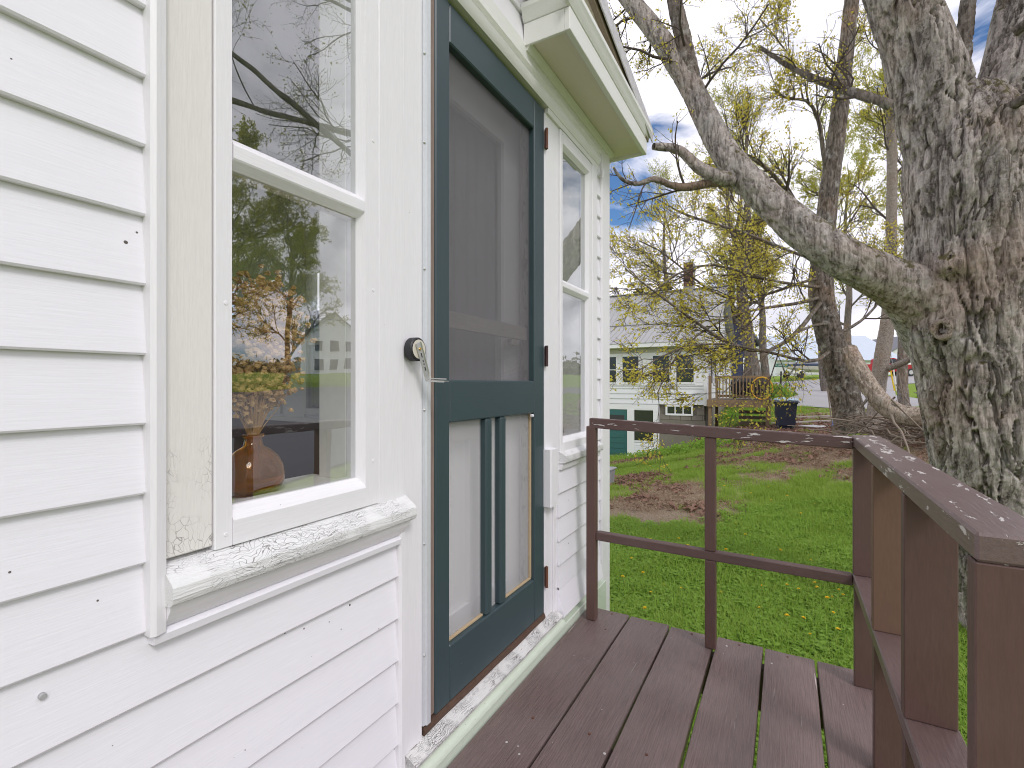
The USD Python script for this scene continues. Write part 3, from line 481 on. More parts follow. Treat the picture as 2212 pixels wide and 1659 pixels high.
# swivelling door holder on the casing
dh = thing('door_holder', 'black rubber wheel with a slotted steel bracket beside the screen door', 'door holder', (1.03, -0.02, 1.12))
part(dh, 'wheel', disc_y((0.981, 1.139), 0.0305, -0.0440, -0.0185, 40, 0.003), RUBBER, 40)
part(dh, 'disc', disc_y((0.981, 1.139), 0.0245, -0.0455, -0.0441, 40, 0.0004), CREAMDISC, 40)
a = np.array([0.973, -0.0480, 1.155]); b = np.array([1.013, -0.0480, 1.060]); dirl = (b - a) / np.linalg.norm(b - a); side = np.cross(dirl, [0, 1, 0])
def strip(p, q_, w, th, up): return beam(p, q_, w, th, 0.0006, up)
br = part(dh, 'bracket', join(strip(a, b, 0.020, 0.0018, (0, -1, 0)), strip(a + side * 0.0095 + [0, -0.0016, 0], b + side * 0.0095 + [0, -0.0016, 0], 0.0016, 0.0030, (0, -1, 0)), strip(a - side * 0.0095 + [0, -0.0016, 0], b - side * 0.0095 + [0, -0.0016, 0], 0.0016, 0.0030, (0, -1, 0)),
     strip(b + [0, 0.0006, -0.0005], b + [0.004, -0.058, -0.003], 0.020, 0.0018, (0, 0, 1)), strip(b + side * 0.0095 + [0, -0.001, 0.001], b + side * 0.0095 + [0.004, -0.050, -0.001], 0.0016, 0.003, (0, 0, 1)), strip(b - side * 0.0095 + [0, -0.001, 0.001], b - side * 0.0095 + [0.004, -0.056, -0.001], 0.0016, 0.003, (0, 0, 1))), STEEL)
for k, (u0, u1) in enumerate(((0.028, 0.040), (0.047, 0.052), (0.056, 0.060), (0.066, 0.076))):
    part(br, 'slot', beam(a + dirl * u0 + [0, -0.0012, 0], a + dirl * u1 + [0, -0.0012, 0], 0.0032, 0.0006, 0.0002, (0, -1, 0)), RUBBER)
part(dh, 'screw', disc_y((a + dirl * 0.017)[[0, 2]], 0.0042, -0.0515, -0.0488, 14, 0.001), BRASS, 40)

# ------------------------------------------------------------------ amber bottle with dried flowers in the window
VX, VY, VZ = 0.622, 0.092, 0.8265
vb = thing('bottle_vase', 'round amber glass bottle standing on the inside sill of the left window', 'vase', (VX, VY, VZ))
prof = [(0.0001, 0.002), (0.034, 0.0), (0.054, 0.006), (0.062, 0.022), (0.063, 0.038), (0.059, 0.056), (0.049, 0.074), (0.034, 0.088), (0.020, 0.096), (0.0165, 0.112), (0.0185, 0.114), (0.022, 0.116), (0.022, 0.120), (0.017, 0.1205),
        (0.0135, 0.117), (0.0130, 0.097), (0.030, 0.085), (0.046, 0.072), (0.056, 0.055), (0.060, 0.038), (0.059, 0.023), (0.050, 0.010), (0.028, 0.006), (0.0001, 0.007)]
part(vb, 'glass_body', lathe(prof, (VX, VY, VZ), 48, 1.0, 0.85), L + 'amber_glass', 60)
fl = thing('dried_flowers', 'bunch of dried cream flower heads on thin stems in the amber bottle', 'dried flowers', (VX, VY, VZ + 0.11))
rng = np.random.default_rng(5)
stems, heads = [], []
for k in range(90):
    ang = rng.uniform(0, 2 * math.pi); spread = rng.uniform(0.1, 1.0)
    top = np.array([VX + 0.02 + 0.115 * spread * math.cos(ang), VY + 0.035 + 0.055 * spread * math.sin(ang), VZ + rng.uniform(0.22, 0.445)])
    top[0] += 0.06 * max(0, (top[2] - VZ - 0.28)) * (1 if math.cos(ang) > 0 else -1)
    p0 = np.array([VX + rng.normal(0, 0.006), VY + rng.normal(0, 0.005), VZ + 0.02])
    p1 = np.array([VX + 0.010 * math.cos(ang), VY + 0.008 * math.sin(ang), VZ + 0.12])
    pts = spline([p0, p1, p1 * 0.45 + top * 0.55 + rng.normal(0, 0.006, 3), top], 7); stems.append((pts, np.linspace(0.0012, 0.0005, 7)))
    for h in range(22):
        u = 1 - rng.random() ** 1.6 * 0.55; c = p1 + (top - p1) * u
        e = c + rng.normal(0, 0.016, 3) * [1.25, 0.8, 1.0] + [0, 0, 0.01]
        stems.append((np.linspace(c, e, 7), np.full(7, 0.0004))); heads.append((e, rng.uniform(0.0040, 0.0074)))
v, f = tubes(np.array([s[0] for s in stems]), np.array([s[1] for s in stems]), 4)
part(fl, 'stem', (v, f), mat('straw_stem', (0.42, 0.25, 0.09), 0.8, (60, 60, 60)), kind='stuff')
ico = trimesh.creation.icosphere(1); iv, iff = np.array(ico.vertices), np.array(ico.faces)
hv = np.vstack([iv * (1 + 0.25 * rng.normal(0, 1, (len(iv), 1))) * r * [1, 1, 0.85] + c for c, r in heads]); hf = np.vstack([iff + i * len(iv) for i in range(len(heads))])
part(fl, 'flower_head', (hv, hf), leaf_mat('dried_petals', (0.66, 0.44, 0.20), (0.92, 0.82, 0.60), 0.25, 0.8, 60.0), kind='stuff')

# ------------------------------------------------------------------ deck and railing
deck = thing('porch_deck', 'brown painted board deck in front of the screen door', 'deck', (0.6, -0.6, 0))
edges = [(-0.050, -0.2435, 2.205), (-0.2515, -0.421, 2.198), (-0.430, -0.606, 2.192), (-0.617, -0.784, 2.196), (-0.793, -0.959, 2.190), (-0.968, -1.145, 2.187)]
for k, (ya, yb, xe) in enumerate(edges):
    n = 26; xs_ = np.linspace(-1.2, xe, n); rngd = np.random.default_rng(k)
    w = yb - ya
    pr = np.array([(ya, -0.004), (ya, -0.034), (yb, -0.034), (yb, -0.004), (yb - w * 0.015, -0.0008), (yb - w * 0.05, 0.0), (yb - w * 0.5, -0.0012), (ya + w * 0.05, 0.0), (ya + w * 0.015, -0.0008)])
    mesh = prism(pr, 'x', -1.2, xe, n)
    v = mesh[0]; v[:, 1] += (meshkit.noise(np.stack([v[:, 0] * 3, np.full(len(v), k * 7.3), np.round(v[:, 1] * 8)], 1), k) - .5) * 0.004
    v[:, 2] += (meshkit.noise(np.stack([v[:, 0] * 2, np.full(len(v), k * 5.1), v[:, 1] * 0], 1), k + 9) - .5) * 0.003
    part(deck, 'deck_board', (v, mesh[1]), DECKP, 35)
JO = mat('brown_joist_paint', (0.07, 0.045, 0.038), 0.6)
for x in (2.12, 1.4, 0.7, 0.0, -0.7): part(deck, 'joist', box(x - 0.02, x + 0.02, -1.12, -0.06, -0.20, -0.0365, 0.002), JO)
part(deck, 'rim_board', box(-1.2, 2.14, -1.16, -1.122, -0.20, -0.0365, 0.002), JO)
for x in (2.05, -0.9): part(deck, 'support_post', box(x - 0.045, x + 0.045, -1.12, -1.03, -1.1, -0.201, 0.003), JO)
for x, y in ((2.18, -0.17), (2.17, -0.35), (2.17, -0.52), (2.17, -0.70), (2.165, -0.87), (1.38, -0.17), (1.40, -0.35), (1.40, -0.52), (1.40, -0.70), (1.40, -0.87), (0.7, -0.52), (0.71, -0.7), (2.03, -0.19)):
    part(deck, 'nail', lathe([(0.0001, -0.001), (0.0045, -0.001), (0.0045, 0.0006), (0.0001, 0.0008)], (x, y, 0), 10), RUST)
rail = thing('deck_railing', 'brown painted deck railing with a flat worn top rail', 'railing', (2.08, -1.1, 0))
# far side: slim square stock
part(rail, 'post', box(2.072, 2.112, -0.128, -0.086, 0.0005, 0.862, 0.003), RAILP)
v, f = box(2.073, 2.113, -1.0695, -0.100, 0.855, 0.898, 0.003); v[:, 2] -= (-0.10 - v[:, 1]) * 0.033 / 0.97
part(rail, 'top_rail', (v, f), RAILTOPY, label='far top rail with paint worn off its edge')
v, f = box(2.080, 2.118, -1.0695, -0.128, 0.357, 0.393, 0.003); v[:, 2] -= (-0.13 - v[:, 1]) * 0.015
part(rail, 'middle_rail', (v, f), RAILMID)
part(rail, 'baluster', box(2.078, 2.118, -0.622, -0.582, 0.3875, 0.838, 0.003), RAILP)
part(rail, 'baluster', box(2.079, 2.119, -0.6225, -0.5825, 0.001, 0.349, 0.003), RAILP)
# right side: two-by-fours on edge
YI, YO = -1.070, -1.157
part(rail, 'top_rail', box(0.812, 2.160, YO, YI, 0.829, 0.866, 0.004), RAILTOP, label='right top rail with flaked white patches along its inner edge')
part(rail, 'middle_rail', box(0.55, 2.110, YO, YI, 0.349, 0.384, 0.003), RAILMIDX)
for k, (x, tan_) in enumerate(((2.072, 0), (1.633, 1), (1.234, 0), (0.8135, 0))):
    m_ = RAILTAN if tan_ else RAILP
    part(rail, 'post', box(x, x + 0.031, YO + 0.004, YI, 0.3845, 0.8285, 0.002), m_, label='faded tan brown upright' if tan_ else None)
    part(rail, 'post', box(x + 0.003 * (k - 1), x + 0.034 + 0.003 * (k - 1), YO + 0.006, YI - 0.003, 0.001, 0.3485, 0.002), RAILP)

# ------------------------------------------------------------------ the ground
ctrl = [P(*q) for q in [(2090, 1400, 3.5), (2212, 1330, 4.2), (1500, 1150, 6.2), (1450, 1080, 8.0), (1400, 1022, 11.5), (1345, 1003, 15.5), (1345, 988, 19.6), (1424, 984, 19.0), (1526, 945, 18.2), (1640, 992, 10.0), (1760, 962, 12.5), (1838, 942, 12.6),
        (1695, 926, 16.8), (1890, 944, 13.2), (1980, 935, 9.5), (1600, 926, 17.5), (1750, 896, 20.5), (1700, 880, 22.5), (1960, 884, 21.0), (1720, 850, 31.0), (1720, 823, 46.0), (1960, 830, 38.0), (1960, 862, 26.0), (2150, 880, 18.0), (2150, 840, 32.0), (1900, 812, 52.0), (1620, 850, 27.0)]]
ctrl += [np.array(q, float) for q in [(2.4, -0.3, -0.84), (1.0, -1.5, -0.83), (-2, -2, -0.82), (0, -6, -0.8), (5, -7, -0.7), (4, 3, -1.0), (9, 6, -1.4), (14, 10, -2.0), (20, 12, -2.2), (28, 8, -1.2), (10, -12, -0.1), (0, -16, -0.4), (25, -22, 0.9), (-10, -8, -0.7), (-8, 6, -0.9), (60, -5, 2.0), (60, 15, 0.8), (60, -35, 2.4), (20, -45, 1.6), (-20, -40, 0.6), (90, 30, 2), (90, -50, 3), (0, 30, -2.4), (40, 40, -1.8), (-30, 10, -0.8)]]
ctrl = np.array(ctrl)
rbf = RBFInterpolator(ctrl[:, :2], ctrl[:, 2], kernel='thin_plate_spline', smoothing=0.6)
def ground_z(xy):
    xy = np.atleast_2d(np.asarray(xy, float)); z = rbf(np.clip(xy, [-35, -55], [95, 55]))
    d = np.linalg.norm(xy - [20, -5], axis=1); k = np.clip((d - 70) / 60, 0, 1); z = z * (1 - k) + 2.6 * k
    near = np.clip(1 - (np.hypot(xy[:, 0] - 5, xy[:, 1] + 1) - 8) / 14, 0, 1)
    return z + near * 0.05 * (meshkit.fbm(np.c_[xy * 1.1, xy[:, :1] * 0], 3, 3) - .5) * 2
def ground_grid():
    g1 = np.concatenate([np.arange(-6, 26, 0.16), np.arange(26, 62, 0.8), np.geomspace(62, 900, 26)]); g0 = -np.geomspace(6.2, 700, 34)[::-1]
    gx = np.concatenate([g0, g1]); gy = np.concatenate([-np.geomspace(16, 800, 50)[::-1], np.arange(-15.5, 9, 0.16), np.arange(9, 30, 0.8), np.geomspace(30.5, 700, 26)])
    X, Y = np.meshgrid(gx, gy, indexing='ij'); xy = np.c_[X.ravel(), Y.ravel()]; z = ground_z(xy)
    a, b = X.shape; i, j = np.meshgrid(np.arange(a - 1), np.arange(b - 1), indexing='ij'); i, j = i.ravel(), j.ravel()
    q0, q1, q2, q3 = i * b + j, (i + 1) * b + j, (i + 1) * b + j + 1, i * b + j + 1
    return np.c_[xy, z], np.vstack([np.stack([q0, q1, q2], 1), np.stack([q0, q2, q3], 1)])
gv, gf = ground_grid()
def G(px, py):
    """Where the photograph's ray meets the ground."""
    ts = np.r_[np.arange(2.0, 20, 0.1), np.arange(20, 70, 0.4)]; pts = np.array([P(px, py, t) for t in ts]); d = pts[:, 2] - ground_z(pts[:, :2])
    k = np.argmax(d < 0) if (d < 0).any() else len(ts) - 1
    return np.r_[pts[k][:2], ground_z(pts[k][:2])[0]]
# bare earth and leaf litter: patches given by centre and size on the lawn
BARE = [(1420, 1095, 1.9, 0.85, 0.95), (1500, 1100, 1.5, 0.6, 0.9), (1570, 1098, 1.1, 0.5, 0.8), (1340, 1100, 1.0, 0.7, 0.9), (1390, 1040, 1.6, 0.8, 0.8), (1370, 1000, 2.4, 1.2, 0.9), (1640, 975, 2.6, 2.0, 0.9), (1770, 972, 2.4, 2.2, 0.95), (1950, 950, 2.6, 2.4, 1.0), (1700, 950, 3.4, 2.5, 0.9), (1560, 950, 2.0, 1.6, 0.8), (1880, 935, 3.0, 2.5, 1.0), (1700, 925, 3.0, 2.2, 1.0), (1860, 905, 4.0, 3.0, 0.9), (1600, 925, 2.0, 2.0, 0.9)]
BP = [(G(a, b), c, d, e) for a, b, c, d, e in BARE]
def bare(xy):
    o = np.zeros(len(xy)); nz = meshkit.fbm(np.c_[xy * 1.7, xy[:, :1] * 0], 4, 8) - .5
    for c, rx, ry, s in BP:
        d = np.hypot((xy[:, 0] - c[0]) / rx, (xy[:, 1] - c[1]) / ry) + nz * 1.5
        o = np.maximum(o, s * np.clip((1.12 - d) / 0.5, 0, 1))
    return o
usdkit.material(stage, L + 'lawn_soil', {'g': ('geometry', {}), 'a': ('attribute', {'attribute': 'bare'}), 'n': ('noise_texture', {'scale': 9.0, 'detail': 8.0, 'roughness': 0.72}), 'n3': ('noise_texture', {'scale': 55.0, 'detail': 5.0, 'roughness': 0.7}),
    'gr': ('rgb_ramp', {'ramp': [(0.3, (0.12, 0.19, 0.03)), (0.6, (0.24, 0.34, 0.055)), (0.8, (0.33, 0.38, 0.10))]}), 'so': ('rgb_ramp', {'ramp': [(0.3, (0.14, 0.10, 0.075)), (0.5, (0.30, 0.225, 0.165)), (0.68, (0.50, 0.40, 0.31))]}),
    'x': ('mix_color', {}), 'bp': ('bump', {'strength': 0.9, 'distance': 0.03}), 'p': ('principled_bsdf', {'roughness': 0.95, 'specular_ior_level': 0.1})},
    [('g.position', 'n.vector'), ('g.position', 'n3.vector'), ('n.fac', 'gr.fac'), ('n3.fac', 'so.fac'), ('a.fac', 'x.fac'), ('gr.color', 'x.a'), ('so.color', 'x.b'), ('x.result', 'p.base_color'), ('n3.fac', 'bp.height'), ('bp.normal', 'p.normal')], surface='p.BSDF')
gp = part('/World', 'ground', (gv, gf), L + 'lawn_soil', True, kind='structure', prim={'bare': bare(gv[:, :2])})
# the road and its side street, draped on the ground
def draped(name, poly, mat_, lift, label=None, kind='structure', step=0.8):
    pg = Polygon(poly); x0, y0, x1, y1 = pg.bounds
    tm = trimesh.creation.triangulate_polygon(pg, triangle_args=None, engine='earcut')
    v = np.c_[tm[0], np.zeros(len(tm[0]))]; f = tm[1]
    v, f = trimesh.remesh.subdivide_to_size(v, f, step, max_iter=14); v[:, 2] = ground_z(v[:, :2]) + lift
    f = np.array(f); nz = np.cross(v[f[:, 1]] - v[f[:, 0]], v[f[:, 2]] - v[f[:, 0]])[:, 2]; f[nz < 0] = f[nz < 0][:, ::-1]
    return part('/World', name, (v, f), mat_, True, kind=kind, label=label)
ASPH = mat('pale_worn_asphalt', (0.38, 0.37, 0.375), 0.9, (40, 40, 40), 0.22, 3, 0.3, 0.004, 0.25, 0.5, (0.21, 0.205, 0.205))
def gp2(*q): return [tuple(G(a, b)[:2]) for a, b in q]
rd = gp2((1664, 880), (1800, 884), (1900, 886)) + [tuple(P(2080, 885, 21.5)[:2]), tuple(P(2500, 885, 21.5)[:2]), tuple(P(2500, 880, 27)[:2]), tuple(P(2080, 862, 27)[:2]), tuple(P(1985, 868, 26)[:2]), tuple(P(1935, 858, 29)[:2]), tuple(P(1932, 838, 38)[:2]), tuple(P(2300, 825, 40)[:2]), tuple(P(2300, 823, 46)[:2]), tuple(P(1640, 823, 46)[:2]), tuple(P(1660, 838, 36)[:2]), tuple(P(1720, 852, 29)[:2]), tuple(P(1722, 866, 25.5)[:2]), tuple(P(1690, 872, 24)[:2])]
draped('road', rd, ASPH, 0.03)
draped('street', [(-40, -5.0), (40, -8.0), (40, -24), (-40, -22)], mat('grey_street_asphalt', (0.16, 0.16, 0.165), 0.9, (40, 40, 40), 0.2, 3, 0.3, 0.004, 0.25, 0.5), 0.03, step=1.5)

# ------------------------------------------------------------------ trees
BARK_BIG = bark_mat('maple_bark', (0.055, 0.043, 0.036), (0.43, 0.385, 0.35), 1.0, moss=0.9, lichen=0.28)
BARK_DARK = bark_mat('dark_bark', (0.045, 0.036, 0.03), (0.20, 0.17, 0.145), 0.8, moss=0.6, lichen=0.5)
BARK_PALE = bark_mat('smooth_pale_bark', (0.15, 0.125, 0.105), (0.33, 0.285, 0.245), 1.4, lichen=0.2, stretch=0.8)
BARK_FAR = bark_mat('far_bark', (0.06, 0.05, 0.043), (0.21, 0.18, 0.155), 0.6)
TWIG = mat('twig_bark', (0.075, 0.055, 0.045), 0.85, (20, 20, 20), 0.3)
LEAF_Y = leaf_mat('yellow_green_young_leaves', (0.58, 0.50, 0.07), (0.78, 0.86, 0.17), 0.5, scale=2.2)
LEAF_G = leaf_mat('green_young_leaves', (0.46, 0.45, 0.07), (0.68, 0.74, 0.15), 0.5, scale=1.6)
def bark_field(ph, s, R, k1=15.0, d1=0.030, k2=42.0, d2=0.008, seed=0, stretch=6.0):
    c, sn = np.cos(ph) * R, np.sin(ph) * R
    wq = np.stack([c * 5, sn * 5, s * 2.2], -1); w = (meshkit.fbm(wq, 3, seed + 40) - .5) * 0.16
    w2 = (meshkit.fbm(wq + 17.3, 3, seed + 41) - .5) * 0.16
    q = np.stack([(c + w) * k1, (sn + w2) * k1, s * k1 / stretch], -1)
    ss = lambda x, w: (lambda t: t * t * (3 - 2 * t))(np.clip(x / w, 0, 1))
    n = meshkit.fbm(q, 4, seed); h = ss(np.abs(n - .5), 0.045)
    q2 = np.stack([(c + w) * k2, (sn + w2) * k2, s * k2 / (stretch * .8)], -1)
    n2 = meshkit.fbm(q2, 3, seed + 7); h2 = ss(np.abs(n2 - .5), 0.07)
    plate = meshkit.fbm(q * 0.7 + 5.5, 3, seed + 3) - .5
    flake = np.floor(meshkit.fbm(q2 * 0.6 + 3.3, 2, seed + 11) * 5) / 5 - .5
    return d1 * 1.15 * (h - 1) + d2 * (h2 - 1) * (0.4 + 0.6 * h) + d1 * 0.75 * plate + d2 * 0.8 * flake
def woody(pts, rad, ds, seed=0, R=None, k1=15.0, d1=0.03, lobes=0.10, bumps=(), k2=42.0, d2=0.008, stretch=6.0):
    """A limb with real bark relief: a fine tube along the spline, displaced."""
    pr = np.c_[np.asarray(pts, float), np.asarray(rad, float)]
    Ls = np.linalg.norm(np.diff(pr[:, :3], axis=0), axis=1).sum(); n = max(8, int(Ls / ds)); c = spline(pr, n); p, r = c[:, :3], np.maximum(c[:, 3], 0.004)
    R = R or r.mean(); m_ = max(10, int(2 * math.pi * R / ds)); t = np.gradient(p, axis=0); t /= np.linalg.norm(t, axis=1, keepdims=True)
    a = np.zeros_like(p); a0 = np.cross(t[0], [0.3, 0.9, 0.2]); a0 /= np.linalg.norm(a0)
    for i in range(n):
        a0 = a0 - t[i] * (a0 @ t[i]); a0 /= np.linalg.norm(a0); a[i] = a0
    b = np.cross(t, a); ph = np.arange(m_) * 2 * math.pi / m_; s = np.r_[0, np.cumsum(np.linalg.norm(np.diff(p, axis=0), axis=1))]
    PH, S = np.meshgrid(ph, s); rr = np.repeat(r[:, None], m_, 1)
    lob = meshkit.fbm(np.stack([np.cos(PH) * 1.6, np.sin(PH) * 1.6, S * 0.9], -1), 3, seed + 20) - .5
    fade = np.clip(rr / R, 0.25, 1.0)
    rr = rr * (1 + lobes * 2 * lob) + bark_field(PH, S, R, k1, d1, k2, d2, seed, stretch) * fade
    dirv = np.cos(PH)[..., None] * a[:, None] + np.sin(PH)[..., None] * b[:, None]
    v = p[:, None] + rr[..., None] * dirv
    for ctr, rad_, amp in bumps:
        d = np.linalg.norm(v - np.asarray(ctr), axis=-1); v = v + (amp * np.exp(-(d / rad_) ** 2))[..., None] * dirv
    i, j = np.meshgrid(np.arange(n - 1), np.arange(m_), indexing='ij'); i, j = i.ravel(), j.ravel(); k = (j + 1) % m_
    f = np.vstack([np.stack([i * m_ + j, i * m_ + k, (i + 1) * m_ + k], 1), np.stack([i * m_ + j, (i + 1) * m_ + k, (i + 1) * m_ + j], 1)])
    return v.reshape(-1, 3), f
def unit(v): return v / (np.linalg.norm(v) + 1e-12)
def grow(rng, p, d, Lb, r, lvl, maxl, out, up=0.1, wander=0.16, kids=(5, 8), ang=(0.5, 1.0), ratio=(0.42, 0.68), n=6, rmin=0.0022):
    pts = [np.array(p, float)]; d = unit(np.array(d, float))
    for _ in range(n - 1):
        d = unit(d + rng.normal(0, wander, 3) + [0, 0, up * (0.5 if lvl else 0.3)]); pts.append(pts[-1] + d * Lb / (n - 1))
    pts = np.array(pts); rad = np.maximum(r * np.linspace(1, 0.42, n), rmin); out.setdefault(lvl, []).append((pts, rad))
    if lvl < maxl: sprout(rng, pts, rad, Lb, lvl, maxl, out, up, wander, kids, ang, ratio, n, rmin)
def sprout(rng, pts, rad, Lb, lvl, maxl, out, up=0.1, wander=0.16, kids=(5, 8), ang=(0.5, 1.0), ratio=(0.42, 0.68), n=6, rmin=0.0022, u0=0.18):
    for _ in range(rng.integers(kids[0], kids[1] + 1)):
        u = rng.uniform(u0, 1.0) * (len(pts) - 1); i = min(int(u), len(pts) - 2); w = u - i; q = pts[i] * (1 - w) + pts[i + 1] * w
        t = unit(pts[i + 1] - pts[i]); o = unit(np.cross(t, rng.normal(0, 1, 3))); a = rng.uniform(*ang)
        d = t * math.cos(a) + o * math.sin(a); rr = (rad[i] * (1 - w) + rad[i + 1] * w) * rng.uniform(0.45, 0.7)
        grow(rng, q, d, Lb * rng.uniform(*ratio) * (1 - 0.35 * u / (len(pts) - 1)), rr, lvl + 1, maxl, out, up, wander, kids, ang, ratio, n, rmin)
def leaves_at(rng, pos, size, per=4, spread=0.05):
    """Little clusters of bent young leaves at the given points."""
    c = np.repeat(pos, per, 0) + rng.normal(0, spread, (len(pos) * per, 3)); N = len(c)
    d = rng.normal(0, 1, (N, 3)); d[:, 2] -= 0.35; d /= np.linalg.norm(d, axis=1, keepdims=True); o = np.cross(d, rng.normal(0, 1, (N, 3))); o /= np.linalg.norm(o, axis=1, keepdims=True)
    s = size * rng.uniform(0.55, 1.3, (N, 1)); nn = np.cross(d, o)
    v = np.stack([c, c + d * s * .5 + o * s * .36 + nn * s * .1, c + d * s, c + d * s * .5 - o * s * .36 + nn * s * .1], 1).reshape(-1, 3); b = np.arange(N)[:, None] * 4
    return v, np.vstack([b + [0, 1, 2], b + [0, 2, 3]])
def level_mesh(out, lv, sides):
    bs = out.get(lv, [])
    if not bs: return None
    return tubes(np.array([b[0] for b in bs]), np.array([b[1] for b in bs]), sides)
def crown(tree, rng, out, first, last, leafmat, size, per, spread, every=1.0, twig=TWIG, limbmat=None, leafname='leaves', u=0.35):
    for lv in range(first, last + 1):
        bs = out.get(lv, [])
        if not bs: continue
        big = lv == first and len(bs) <= 60
        if big:
            for b in bs: part(tree, 'branch', tubes(b[0][None], b[1][None], 7), limbmat or twig, True)
        else: part(tree, 'twig', level_mesh(out, lv, 3 if lv >= last else 4), twig, True, kind='stuff')
    pos = []
    for b in out.get(last, []) + out.get(last - 1, []):
        k = max(1, int(len(b[0]) * every)); w = rng.uniform(u, 1.0, k) * (len(b[0]) - 1); i = np.minimum(w.astype(int), len(b[0]) - 2); w = (w - i)[:, None]
        pos.append(b[0][i] * (1 - w) + b[0][i + 1] * w)
    if pos and size: part(tree, leafname, leaves_at(rng, np.vstack(pos), size, per, spread), leafmat, kind='stuff')

# the big maple beside the deck
def PR(px, py, t, hw, st=1.32): return P(px, py, t), hw * t / 1060 / st
mt = thing('maple_tree', 'huge old tree with deeply furrowed grey bark right beside the deck', 'tree', P(2235, 1400, 3.55))
def line(rows, st=1.32):
    a = [PR(*r, st) for r in rows]; return np.array([q[0] for q in a]), np.array([q[1] for q in a])
tp, tr = line([(2262, 1560, 3.58, 190), (2238, 1400, 3.58, 158), (2196, 1200, 3.58, 150), (2150, 1000, 3.58, 146), (2112, 800, 3.58, 146), (2092, 640, 3.58, 146), (2082, 480, 3.58, 134), (2085, 340, 3.60, 138), (2095, 262, 3.62, 116), (2098, 200, 3.64, 62)])
def bark_hit(px, py):
    c = spline(np.c_[tp, tr], 200)
    for t in np.arange(2.8, 3.7, 0.01):
        q = P(px, py, t); d = np.linalg.norm(c[:, :3] - q, axis=1); k = d.argmin()
        if d[k] < c[k, 3]: return q
    return P(px, py, 3.3)
K1, K2 = bark_hit(2042, 712), bark_hit(2052, 575)
bumps = [(K1, 0.15, 0.045), (K2, 0.075, 0.075), (K2 + RGT * 0.12 + [0, 0, 0.03], 0.07, 0.05), (K2 + [0, 0, -0.10], 0.06, -0.045), (bark_hit(2120, 660), 0.08, 0.03), (bark_hit(2150, 500), 0.10, -0.03), (bark_hit(2010, 820), 0.12, -0.03), (bark_hit(2160, 880), 0.09, -0.035), (bark_hit(2080, 400), 0.10, 0.03), (P(1930, 250, 3.5), 0.10, 0.07), (P(1945, 480, 3.5), 0.10, 0.03), (P(2100, 320, 3.3), 0.14, 0.03), (P(1960, 720, 3.55), 0.16, 0.05)]
part(mt, 'trunk', woody(tp, tr, 0.0088, 1, 0.37, 17.0, 0.046, 0.12, bumps, 40.0, 0.012, 9.5), BARK_BIG, True)
cx = spline(np.c_[tp, tr], 200)[:, :3]; kn = K1 - cx[np.linalg.norm(cx - K1, axis=1).argmin()]; kn[2] *= 0.2; kn = unit(kn); e2 = np.array([0, 0, 1.0]); e1 = unit(np.cross(kn, e2)); a_ = np.linspace(0, 2 * math.pi, 26); kc = K1 + kn * 0.042
knot = part(mt, 'knot', tubes((kc + np.outer(np.cos(a_), e1) * 0.047 + np.outer(np.sin(a_), e2) * 0.058)[None], (0.020 + 0.006 * np.sin(a_ * 3 + 1))[None], 12), bark_mat('callus_bark', (0.10, 0.075, 0.06), (0.36, 0.30, 0.25), 1.6, lichen=0.1, stretch=1.0), True, label='ring shaped knot around a small hole')
part(knot, 'hole', (lambda v, f: (kc + v[:, :1] * e1 + v[:, 1:2] * e2 * 1.2 + v[:, 2:] * kn, f))(*lathe([(0.0001, -0.03), (0.022, -0.02), (0.036, 0.004), (0.044, 0.012)], (0, 0, 0), 20)), mat('dark_hollow_wood', (0.07, 0.045, 0.03), 0.9), True)
sp, sr = line([(2060, 420, 3.62, 62), (2035, 300, 3.62, 92), (2010, 190, 3.62, 90), (1978, 90, 3.62, 82), (1944, 0, 3.63, 76), (1895, -130, 3.66, 70), (1830, -300, 3.7, 62), (1780, -480, 3.8, 50)])
part(mt, 'stem', woody(sp, sr, 0.0095, 2, 0.2, 17.0, 0.036, 0.11, [(P(1930, 245, 3.45), 0.09, 0.06)], 40.0, 0.010, 9.0), BARK_BIG, True)
sp2, sr2 = line([(2110, 520, 3.62, 70), (2150, 380, 3.6, 98), (2190, 240, 3.6, 108), (2222, 120, 3.6, 100), (2250, 0, 3.6, 96), (2300, -200, 3.6, 84), (2360, -420, 3.6, 66)])
part(mt, 'stem', woody(sp2, sr2, 0.0095, 3, 0.22, 17.0, 0.036, 0.10, (), 40.0, 0.010, 9.0), BARK_BIG, True)
sp3, sr3 = line([(2066, 260, 3.72, 26), (2074, 160, 3.74, 24), (2092, 0, 3.78, 19), (2108, -180, 3.85, 16)])
part(mt, 'stem', woody(sp3, sr3, 0.016, 4, 0.05, 16.0, 0.012, 0.06), BARK_DARK, True)
lp, lr = line([(2080, 672, 3.68, 165), (2030, 656, 3.66, 120), (1985, 638, 3.63, 82), (1945, 618, 3.62, 63), (1890, 591, 3.61, 53), (1833, 563, 3.62, 49), (1729, 493, 3.75, 44), (1645, 418, 3.9, 37), (1582, 352, 4.0, 34), (1536, 276, 4.1, 30), (1499, 200, 4.2, 28), (1457, 128, 4.3, 26), (1407, 58, 4.4, 23), (1361, 0, 4.5, 21), (1290, -110, 4.6, 17)], 1.16)
part(mt, 'limb', woody(lp, lr, 0.011, 5, 0.125, 20.0, 0.016, 0.07, [(P(1560, 338, 3.85), 0.06, 0.04), (P(1606, 395, 3.8), 0.05, 0.02)], 55.0, 0.005, 5.0), BARK_BIG, True, label='long low limb reaching left with moss along its top')
fp, fr_ = line([(1500, 190, 4.2, 18), (1482, 110, 4.22, 19), (1466, 40, 4.26, 18), (1448, -40, 4.3, 16), (1430, -160, 4.4, 13)], 1.12)
